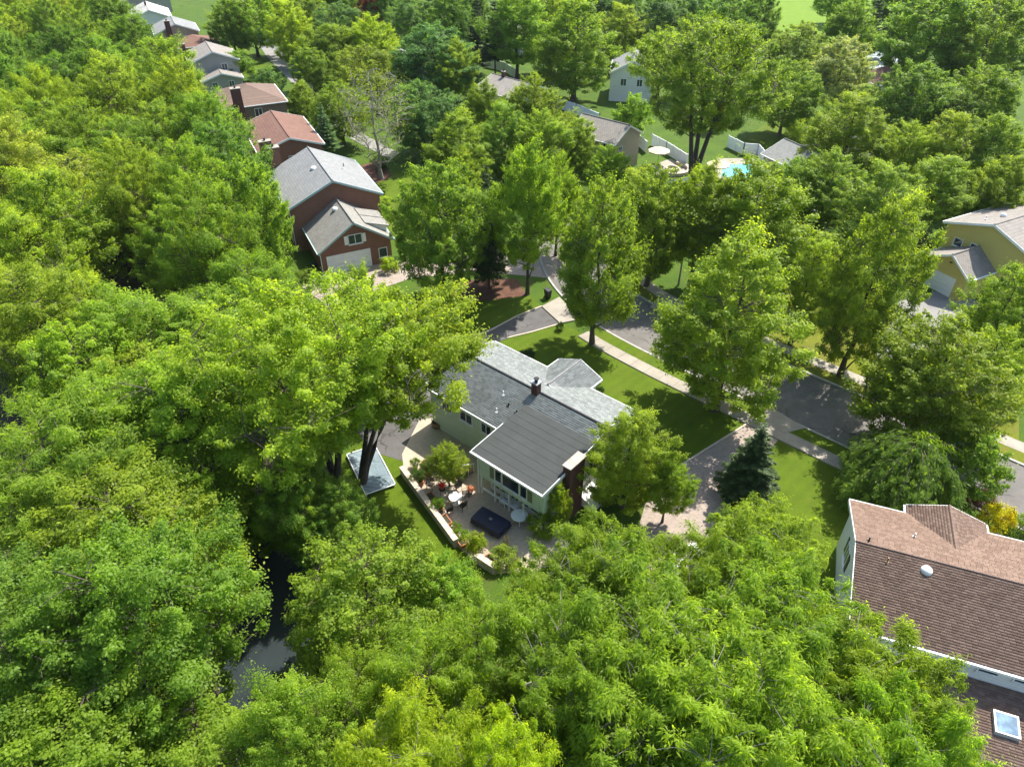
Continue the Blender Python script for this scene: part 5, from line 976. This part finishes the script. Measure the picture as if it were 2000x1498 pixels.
# half barrel planter by the back wall
r = obj_at('barrel_planter', (-6.4, 46.1, .03), 0, 'round wooden planter at the left corner of the pale house wall', 'planter')
MB().lathe([(.42, 0), (.5, .25), (.48, .5), (.42, .5), (.42, .44)], n=18).build('barrel', 'wood', r); MB().lathe([(.41, .4), (.41, .45)], n=18).build('soil', 'mulch', r)
for z in (.1, .38): MB().lathe([(.475 + z * .04, z), (.49 + z * .04, z + .02), (.475 + z * .04, z + .04)], n=18).build('hoop', 'dark_metal', r)
def chair(x, y, rz, label, mat='dark_metal', grp='patio chairs', slats=5):
    r = obj_at('patio_chair', (x, y, .03), rz, label, 'chair', grp)
    for sx in (-.24, .24):
        MB().tube([(sx, -.25, 0), (sx, -.24, .42)], .018, 6).build('leg', mat, r); MB().tube([(sx, .24, 0), (sx, .22, .42), (sx, .34, .95)], .018, 6).build('leg', mat, r)
        MB().tube([(sx, -.24, .42), (sx, -.24, .63), (sx, .26, .65)], .018, 6).build('armrest', mat, r)
    for k in range(slats): MB().box(-.25, .25, -.25 + k * .1, -.17 + k * .1, .42, .44).build('seat_slat', mat, r)
    for k in range(slats): MB().box(-.22 + k * .1, -.16 + k * .1, .235, .255, .46, .94).build('back_slat', mat, r)
    return r
chair(-5.3, 35.9, 2.4, 'black slatted patio chair nearest the planters'); chair(-4.7, 36.2, 3.6, 'black slatted patio chair beside the white pedestal table')
chair(-6.2, 39.9, .3, 'dark patio chair near the spiky pot plant'); chair(-4.2, 38.6, -.9, 'dark patio chair in the house shadow behind the white table')
r = obj_at('bench', (-5.6, 40.1, .03), .35, 'dark slatted garden bench facing the sunny patio', 'bench')
for k in range(4): MB().box(-.75, .75, -.22 + k * .12, -.13 + k * .12, .42, .45).build('seat_slat', 'dark_metal', r); MB().box(-.75, .75, .27 + k * .02, .29 + k * .02, .52 + k * .11, .6 + k * .11).build('back_slat', 'dark_metal', r)
for sx in (-.68, .68): MB().tube([(sx, -.2, 0), (sx, -.2, .62), (sx, .25, .64)], .025, 6).build('leg', 'dark_metal', r); MB().tube([(sx, .22, 0), (sx, .25, .5), (sx, .36, .95)], .025, 6).build('leg', 'dark_metal', r)
chair(-3.55, 37.9, -1.4, 'dark patio chair in the house shadow right of the white pedestal table'); chair(-3.7, 36.6, -2.3, 'dark patio chair nearest the navy covered table'); chair(-6.3, 38.75, 1.2, 'dark patio chair between the planters and the flower stand')
r = obj_at('pedestal_table', (-4.25, 37.2, .03), 0, 'white round pedestal table on the sunny patio edge', 'table')
MB().lathe([(.5, .7), (.52, .72), (.5, .75)], n=24).build('table_top', 'white_paint', r, smooth=False); MB().lathe([(.3, 0), (.28, .05), (.1, .3), (.09, .7)], n=16).build('pedestal', 'white_paint', r)
r = obj_at('flower_stand', (-5.35, 38.2, .03), 0, 'small stand with a pot of pink red flowers on the patio', 'flower pot')
MB().lathe([(.25, .48), (.25, .51)], n=16).build('stand_top', 'dark_metal', r)
for k in range(3): MB().tube([(.2 * math.cos(k * 2.1), .2 * math.sin(k * 2.1), .48), (.26 * math.cos(k * 2.1), .26 * math.sin(k * 2.1), 0)], .015, 5).build('leg', 'dark_metal', r)
MB().lathe([(.12, .51), (.18, .78), (.16, .78), (.15, .74)], n=14).build('pot', 'terracotta', r)
c = link(bpy.data.objects.new('flowers', PROTO['shrub'][1][1]), r); c.location = (0, 0, .72); c.scale = (.22, .22, .22); c.color = (.55, .03, .07, 1)
# covered table tennis table
r = obj_at('covered_table', (-1.55, 34.9, .03), R(-36), 'long table under a dark navy cover in the shaded patio', 'table')
cv = MB(); n = 13
ring = []
for (u, v) in [(-1.3, -.72), (-.65, -.74), (0, -.73), (.65, -.74), (1.3, -.72), (1.32, 0), (1.3, .72), (.65, .74), (0, .73), (-.65, .74), (-1.3, .72), (-1.32, 0)]: ring.append((u, v))
N = len(ring); top = [(u * .97, v * .96, .76) for u, v in ring]; bot = [(u * (1.03 + .03 * (i % 2)), v * (1.06 + .05 * (i % 2)), .25 + .08 * (i % 3)) for i, (u, v) in enumerate(ring)]
cv.add(top + bot + [(0, 0, .79)], [(i, (i + 1) % N, 2 * N) for i in range(N)] + [(N + i, N + (i + 1) % N, (i + 1) % N, i) for i in range(N)]); cv.build('cover', 'navy_cover', r)
for u in (-1.1, 1.1):
    for v in (-.6, .6): MB().tube([(u, v, 0), (u, v, .75)], .03, 6).build('leg', 'dark_metal', r)
MB().box(-.12, .12, -.08, .08, .79, .87).build('weight', 'grey_metal', r)
def round_table(x, y, rad, label):
    r = obj_at('round_table', (x, y, .03), 0, label, 'table', 'white plastic tables by the addition'); MB().lathe([(rad, .7), (rad + .02, .72), (rad, .74)], n=28).build('table_top', 'white_vinyl', r)
    for k in range(4): MB().tube([(rad * .6 * math.cos(k * 1.57), rad * .6 * math.sin(k * 1.57), .7), (rad * .75 * math.cos(k * 1.57), rad * .75 * math.sin(k * 1.57), 0)], .03, 6).build('leg', 'white_vinyl', r)
round_table(.55, 35.35, .62, 'white round plastic table at the foot of the pale addition'); round_table(1.75, 34.9, .45, 'smaller white round table right of the larger one')
for k, (x, y, a, lb) in enumerate(((-.6, 37.0, .9, 'white garden chair under the addition, leftmost'), (.2, 36.5, .6, 'white garden chair under the addition, behind the round table'), (-.2, 37.5, 2.4, 'white garden chair half hidden under the addition posts'))): chair(x, y, a, lb, 'white_vinyl', 'white chairs under the addition')
r = obj_at('hose_rack', (-.35, 33.05, .03), .3, 'curved yellow tube rack standing on the shaded patio', 'rack')
for s in (-.12, .12): MB().tube([(s, 0, 0), (s, 0, .7), (s, .08, .88), (s, .2, .95), (s, .32, .88), (s, .38, .7), (s, .38, 0)], .028, 7).build('tube_frame', 'yellow_tube', r)
for z in (.2, .45): MB().tube([(-.12, 0, z), (.12, 0, z)], .018, 6).build('rung', 'yellow_tube', r)
r = obj_at('storage_crate', (-.15, 32.4, .03), .5, 'pale plastic crate beside the yellow tube rack', 'crate'); MB().box(-.2, .2, -.14, .14, 0, .05).build('base', 'white_vinyl', r)
for a in ((-.2, .2, -.14, -.12), (-.2, .2, .12, .14), (-.2, -.18, -.12, .12), (.18, .2, -.12, .12)): MB().box(*a, .05, .26).build('side', 'white_vinyl', r)
# tarp on a frame
r = obj_at('tarp_frame', (-11.25, 40.65, .02), R(-63), 'low rectangular frame with wrinkled silver blue tarp on the back lawn', 'tarp'); rng = np.random.default_rng(5); nx, ny = 90, 46; LX, LY = 4.9, 2.3
X, Y = np.meshgrid(np.linspace(-LX / 2, LX / 2, nx), np.linspace(-LY / 2, LY / 2, ny), indexing='ij'); Z = np.full(X.shape, .22)
for _ in range(26):      # folds running at odd angles, each with its own length and height
    an = rng.normal(.9, .55); cx, cy = rng.uniform(-2.4, 2.4), rng.uniform(-1.1, 1.1); du = (X - cx) * np.cos(an) + (Y - cy) * np.sin(an); dv = -(X - cx) * np.sin(an) + (Y - cy) * np.cos(an)
    Z += rng.uniform(-.06, .09) * np.exp(-(dv / rng.uniform(.05, .13)) ** 2) * np.exp(-(du / rng.uniform(.4, 1.3)) ** 2)
Z += rng.normal(0, .006, X.shape) - .12 * np.exp(-((X / 1.8) ** 2 + (Y / .9) ** 2))
idx = np.arange(nx * ny).reshape(nx, ny); F = np.stack([idx[:-1, :-1], idx[1:, :-1], idx[1:, 1:], idx[:-1, 1:]], -1).reshape(-1, 4)
me = fast_mesh('tarp', np.stack([X, Y, Z], -1).reshape(-1, 3), F, smooth=True); me.materials.append(M['tarp']); o = link(bpy.data.objects.new('tarp', me), r); sd = o.modifiers.new('thick', 'SOLIDIFY'); sd.thickness = .01
for y in (-LY / 2 - .05, LY / 2 + .05): MB().tube([(-LX / 2, y, .24), (LX / 2, y, .24)], .045, 8).build('rail', 'white_vinyl', r)
for x in (-LX / 2 - .05, LX / 2 + .05): MB().tube([(x, -LY / 2, .24), (x, LY / 2, .24)], .045, 8).build('rail', 'white_vinyl', r)
for x in (-LX / 2, LX / 2):
    for y in (-LY / 2, LY / 2): MB().tube([(x, y, 0), (x, y, .24)], .04, 6).build('leg', 'white_vinyl', r)
r = MB().tube([(-10.95, 38.0, .08), (-10.65, 37.4, .10), (-10.35, 36.7, .07)], .05, 8).build('pole', 'dark_metal'); tag(r, 'dark pole lying on the back lawn below the tarp', 'pole')
# steps rail beside the addition
r = obj_at('stair', (-3.35, 40.9, .03), R(-130), 'wooden stair with white rail beside the pale addition', 'stair')
for k in range(5): MB().box(k * .28, k * .28 + .3, -.5, .5, .16 * (k + 1) - .05, .16 * (k + 1)).build('tread', 'wood', r)
for y in (-.5, .5):
    MB().tube([(0, y, .9), (1.3, y, 1.65)], .035, 6).build('handrail', 'white_paint', r)
    for k in (0, 2, 4): MB().tube([(k * .3 + .1, y, 0), (k * .3 + .1, y, .95 + k * .17)], .03, 6).build('baluster', 'white_paint', r)
# wheeled bins
def bin_(x, y, rz, label, mat='black_plastic'):
    r = obj_at('wheeled_bin', (x, y, .02), rz, label, 'bin'); b = MB(); b.hexa([(-.24, -.28, .05), (.24, -.28, .05), (.24, .24, .05), (-.24, .24, .05)], [(-.3, -.36, 1.0), (.3, -.36, 1.0), (.3, .32, 1.0), (-.3, .32, 1.0)]); b.build('body', mat, r, bevel=.02)
    l = MB(); l.hexa([(-.33, -.4, 1.0), (.33, -.4, 1.0), (.33, .36, 1.0), (-.33, .36, 1.0)], [(-.3, -.36, 1.06), (.3, -.36, 1.06), (.3, .34, 1.1), (-.3, .34, 1.1)]); l.build('lid', mat, r, bevel=.015)
    MB().tube([(-.25, .4, .95), (.25, .4, .95)], .02, 6).build('handle', mat, r)
    for s in (-.27, .27): MB().tube([(s - .03, .26, .1), (s + .03, .26, .1)], .1, 10).build('wheel', 'tyre', r)
bin_(3.9, 67.5, .6, 'black wheeled bin at the concrete apron of the asphalt driveway'); bin_(-22.9, 73.4, 1.2, 'dark wheeled bin at the left side of the brick garage')
# cars
def car(x, y, rz, paint, label):
    r = obj_at('parked_car', (x, y, .03), rz, label, 'car'); b = MB()
    sec = [(-2.25, .45, .85, .82), (-2.1, .38, .98, .9), (-1.2, .36, 1.02, .93), (.8, .36, .98, .93), (1.7, .38, .9, .88), (2.2, .45, .75, .75)]; n = 0; V = []; F = []
    for (xx, z0, z1, hw) in sec: V += [(xx, -hw, z0), (xx, -hw, (z0 + z1) / 2 + .05), (xx, -hw * .93, z1), (xx, hw * .93, z1), (xx, hw, (z0 + z1) / 2 + .05), (xx, hw, z0)]
    for i in range(len(sec) - 1):
        for k in range(6): F.append((i * 6 + k, (i + 1) * 6 + k, (i + 1) * 6 + (k + 1) % 6, i * 6 + (k + 1) % 6))
    F += [(5, 4, 3, 2, 1, 0)[::-1], tuple(range(30, 36))[::-1]]; b.add(V, F); b.build('body', paint, r, bevel=.03)
    c = MB(); lo = [(-2.0, -.86, .99), (1.05, -.86, .99), (1.05, .86, .99), (-2.0, .86, .99)]; hi = [(-1.75, -.68, 1.58), (.25, -.68, 1.58), (.25, .68, 1.58), (-1.75, .68, 1.58)]; c.hexa(lo, hi); c.build('cabin_glass', 'car_glass', r, bevel=.02)
    MB().hexa([(-1.8, -.7, 1.57), (.3, -.7, 1.57), (.3, .7, 1.57), (-1.8, .7, 1.57)], [(-1.7, -.62, 1.65), (.15, -.62, 1.65), (.15, .62, 1.65), (-1.7, .62, 1.65)]).build('roof_panel', paint, r, bevel=.02)
    for px in (-1.92, -.75, .62):
        for s in (-1, 1): MB().tube([(px, s * .875, .98), (px + (.2 if px < -1.5 else -.03 if px < 0 else -.35), s * .69, 1.6)], .04, 5).build('pillar', paint, r)
    for wx in (-1.4, 1.4):
        for s in (-1, 1):
            t = MB().tube([(wx, s * .72, .34), (wx, s * .94, .34)], .34, 18).build('wheel', 'tyre', r); MB().tube([(wx, s * .93, .34), (wx, s * .955, .34)], .2, 12).build('rim', 'grey_metal', t)
    for s in (-.6, .6): MB().box(2.1, 2.22, s - .18, s + .18, .6, .74).build('headlight', 'white_vinyl', r); MB().box(-2.27, -2.15, s - .15, s + .15, .68, .86).build('tail_light', 'terracotta', r)
car(11.6, 30.9, R(40), 'car_white', 'white car parked under the feathery locusts beside the pale house')
car(63.0, 118.5, R(35), 'car_dark', 'dark car parked in the garden behind the far round trees')
# fences
def fence(pts, label, hgt=1.8, mat='white_vinyl'):
    r = obj_at('fence', (pts[0][0], pts[0][1], 0), 0, label, 'fence'); o = Vector((*pts[0], 0))
    for a, b in zip(pts[:-1], pts[1:]):
        a, b = Vector((*a, 0)) - o, Vector((*b, 0)) - o; L = (b - a).length; n = max(1, round(L / 2.4)); d = (b - a).normalized(); s = Vector((-d.y, d.x, 0))
        for k in range(n):
            p, q = a + d * (L * k / n + .07), a + d * (L * (k + 1) / n - .07); t = s * .025
            MB().hexa([(*(p - t).xy, .06), (*(q - t).xy, .06), (*(q + t).xy, .06), (*(p + t).xy, .06)], [(*(p - t).xy, hgt), (*(q - t).xy, hgt), (*(q + t).xy, hgt), (*(p + t).xy, hgt)]).build('panel', mat, r)
            t = s * .05; MB().hexa([(*(p - t).xy, hgt), (*(q - t).xy, hgt), (*(q + t).xy, hgt), (*(p + t).xy, hgt)], [(*(p - t).xy, hgt + .07), (*(q - t).xy, hgt + .07), (*(q + t).xy, hgt + .07), (*(p + t).xy, hgt + .07)]).build('rail', mat, r)
        for k in range(n + 1):
            p = a + d * (L * k / n); MB().box(p.x - .065, p.x + .065, p.y - .065, p.y + .065, 0, hgt + .16).build('post', mat, r)
for pts, lab in FENCES: fence(pts, lab)
# pool, fire pit, parasol, court fence
tag(MB().prism(POOL, -.2, .035).build('pool', 'pool_water'), kind='structure')
r = obj_at('fire_pit', (*FIREPIT, .04), R(-30), 'round stone fire pit with curved stone seat in the fenced garden', 'fire pit')
for k in range(14):
    a = k * 2 * math.pi / 14; c_, s_ = math.cos(a), math.sin(a); c2, s2 = math.cos(a + .42), math.sin(a + .42); MB().hexa([(.75 * c_, .75 * s_, 0), (1.05 * c_, 1.05 * s_, 0), (1.05 * c2, 1.05 * s2, 0), (.75 * c2, .75 * s2, 0)], [(.75 * c_, .75 * s_, .45), (1.05 * c_, 1.05 * s_, .45), (1.05 * c2, 1.05 * s2, .45), (.75 * c2, .75 * s2, .45)]).build('stone', 'cap_stone', r)
for k in range(12):
    a = -1.7 + k * .28; c_, s_ = math.cos(a), math.sin(a); c2, s2 = math.cos(a + .27), math.sin(a + .27); MB().hexa([(2.3 * c_, 2.3 * s_, 0), (2.8 * c_, 2.8 * s_, 0), (2.8 * c2, 2.8 * s2, 0), (2.3 * c2, 2.3 * s2, 0)], [(2.3 * c_, 2.3 * s_, .5), (2.8 * c_, 2.8 * s_, .5), (2.8 * c2, 2.8 * s2, .5), (2.3 * c2, 2.3 * s2, .5)]).build('seat_stone', 'cap_stone', r)
def parasol(x, y, label, rad=1.7, mat='canvas'):
    r = obj_at('parasol', (x, y, .04), .3, label, 'parasol'); m = MB(); n = 8; V = [(0, 0, 2.75)] + [(rad * math.cos(k * 6.283 / n), rad * math.sin(k * 6.283 / n), 2.15) for k in range(n)] + [(rad * math.cos(k * 6.283 / n), rad * math.sin(k * 6.283 / n), 2.0) for k in range(n)]
    m.add(V, [(0, 1 + k, 1 + (k + 1) % n) for k in range(n)] + [(1 + k, 1 + n + k, 1 + n + (k + 1) % n, 1 + (k + 1) % n) for k in range(n)]); o = m.build('canopy', mat, r); s = o.modifiers.new('thick', 'SOLIDIFY'); s.thickness = .015
    MB().tube([(0, 0, 0), (0, 0, 2.74)], .03, 8).build('pole', 'dark_metal', r); MB().lathe([(.35, 0), (.33, .08), (.06, .1)], n=16).build('base', 'dark_metal', r)
    for k in range(n): MB().tube([(0, 0, 2.7), (rad * .97 * math.cos(k * 6.283 / n), rad * .97 * math.sin(k * 6.283 / n), 2.1)], .012, 4).build('rib', 'dark_metal', r)
parasol(*PARASOL[0], 'tan parasol beside the round stone fire pit'); parasol(*PARASOL[1], 'tan parasol beside the swimming pool')
# street lamps
def lamp(hx, hy, hz, ax, ay, label):
    r = obj_at('street_lamp', (ax, ay, 0), 0, label, 'street lamp'); dx, dy = hx - ax, hy - ay
    MB().tube([(0, 0, 0), (0, 0, 1.0), (0, 0, hz - .5)], [.13, .1, .06], 10).build('pole', 'grey_metal', r); MB().tube([(0, 0, hz - .6), (dx * .35, dy * .35, hz - .1), (dx * .85, dy * .85, hz)], .035, 7).build('arm', 'grey_metal', r)
    d = Vector((dx, dy, 0)).normalized(); s = Vector((-d.y, d.x, 0)); c_ = Vector((dx, dy, hz)); m = MB(); q = lambda a, b_, z: tuple(c_ + d * a + s * b_ + Vector((0, 0, z)))
    m.hexa([q(-.4, -.12, -.05), q(.35, -.08, -.03), q(.35, .08, -.03), q(-.4, .12, -.05)], [q(-.35, -.08, .1), q(.3, -.05, .06), q(.3, .05, .06), q(-.35, .08, .1)]); m.build('lamp_head', 'white_paint', r, bevel=.015)
for a in LAMPS: lamp(*a)
# chain link fence of the court
r = obj_at('court_fence', (*COURT[0], 0), 0, 'wire fence posts and rails round the grey tennis court', 'fence'); o = Vector((*COURT[0], 0)); Cc = [Vector((*p, 0)) - o for p in COURT]
for i in range(4):
    a, b = Cc[i], Cc[(i + 1) % 4]; n = max(2, round((b - a).length / 3))
    for k in range(n): p = a.lerp(b, k / n); MB().tube([(p.x, p.y, 0), (p.x, p.y, 3)], .04, 6).build('post', 'grey_metal', r)
    for z in (.1, 3.0): MB().tube([(a.x, a.y, z), (b.x, b.y, z)], .03, 6).build('rail', 'grey_metal', r)

# ------------------------------------------------------------------ the air between here and the far trees
hm = bpy.data.materials.new('air'); hm.use_nodes = True; nt = hm.node_tree; nt.nodes.clear()
out = nt.nodes.new('ShaderNodeOutputMaterial'); pv = nt.nodes.new('ShaderNodeVolumePrincipled')
pv.inputs['Color'].default_value = (.78, .86, .95, 1); pv.inputs['Density'].default_value = HAZE; pv.inputs['Anisotropy'].default_value = .2
nt.links.new(pv.outputs[0], out.inputs['Volume']); M['air'] = hm
tag(MB().box(-420, 420, -60, 520, -2.0, 41.5).build('haze', 'air'), kind='stuff')
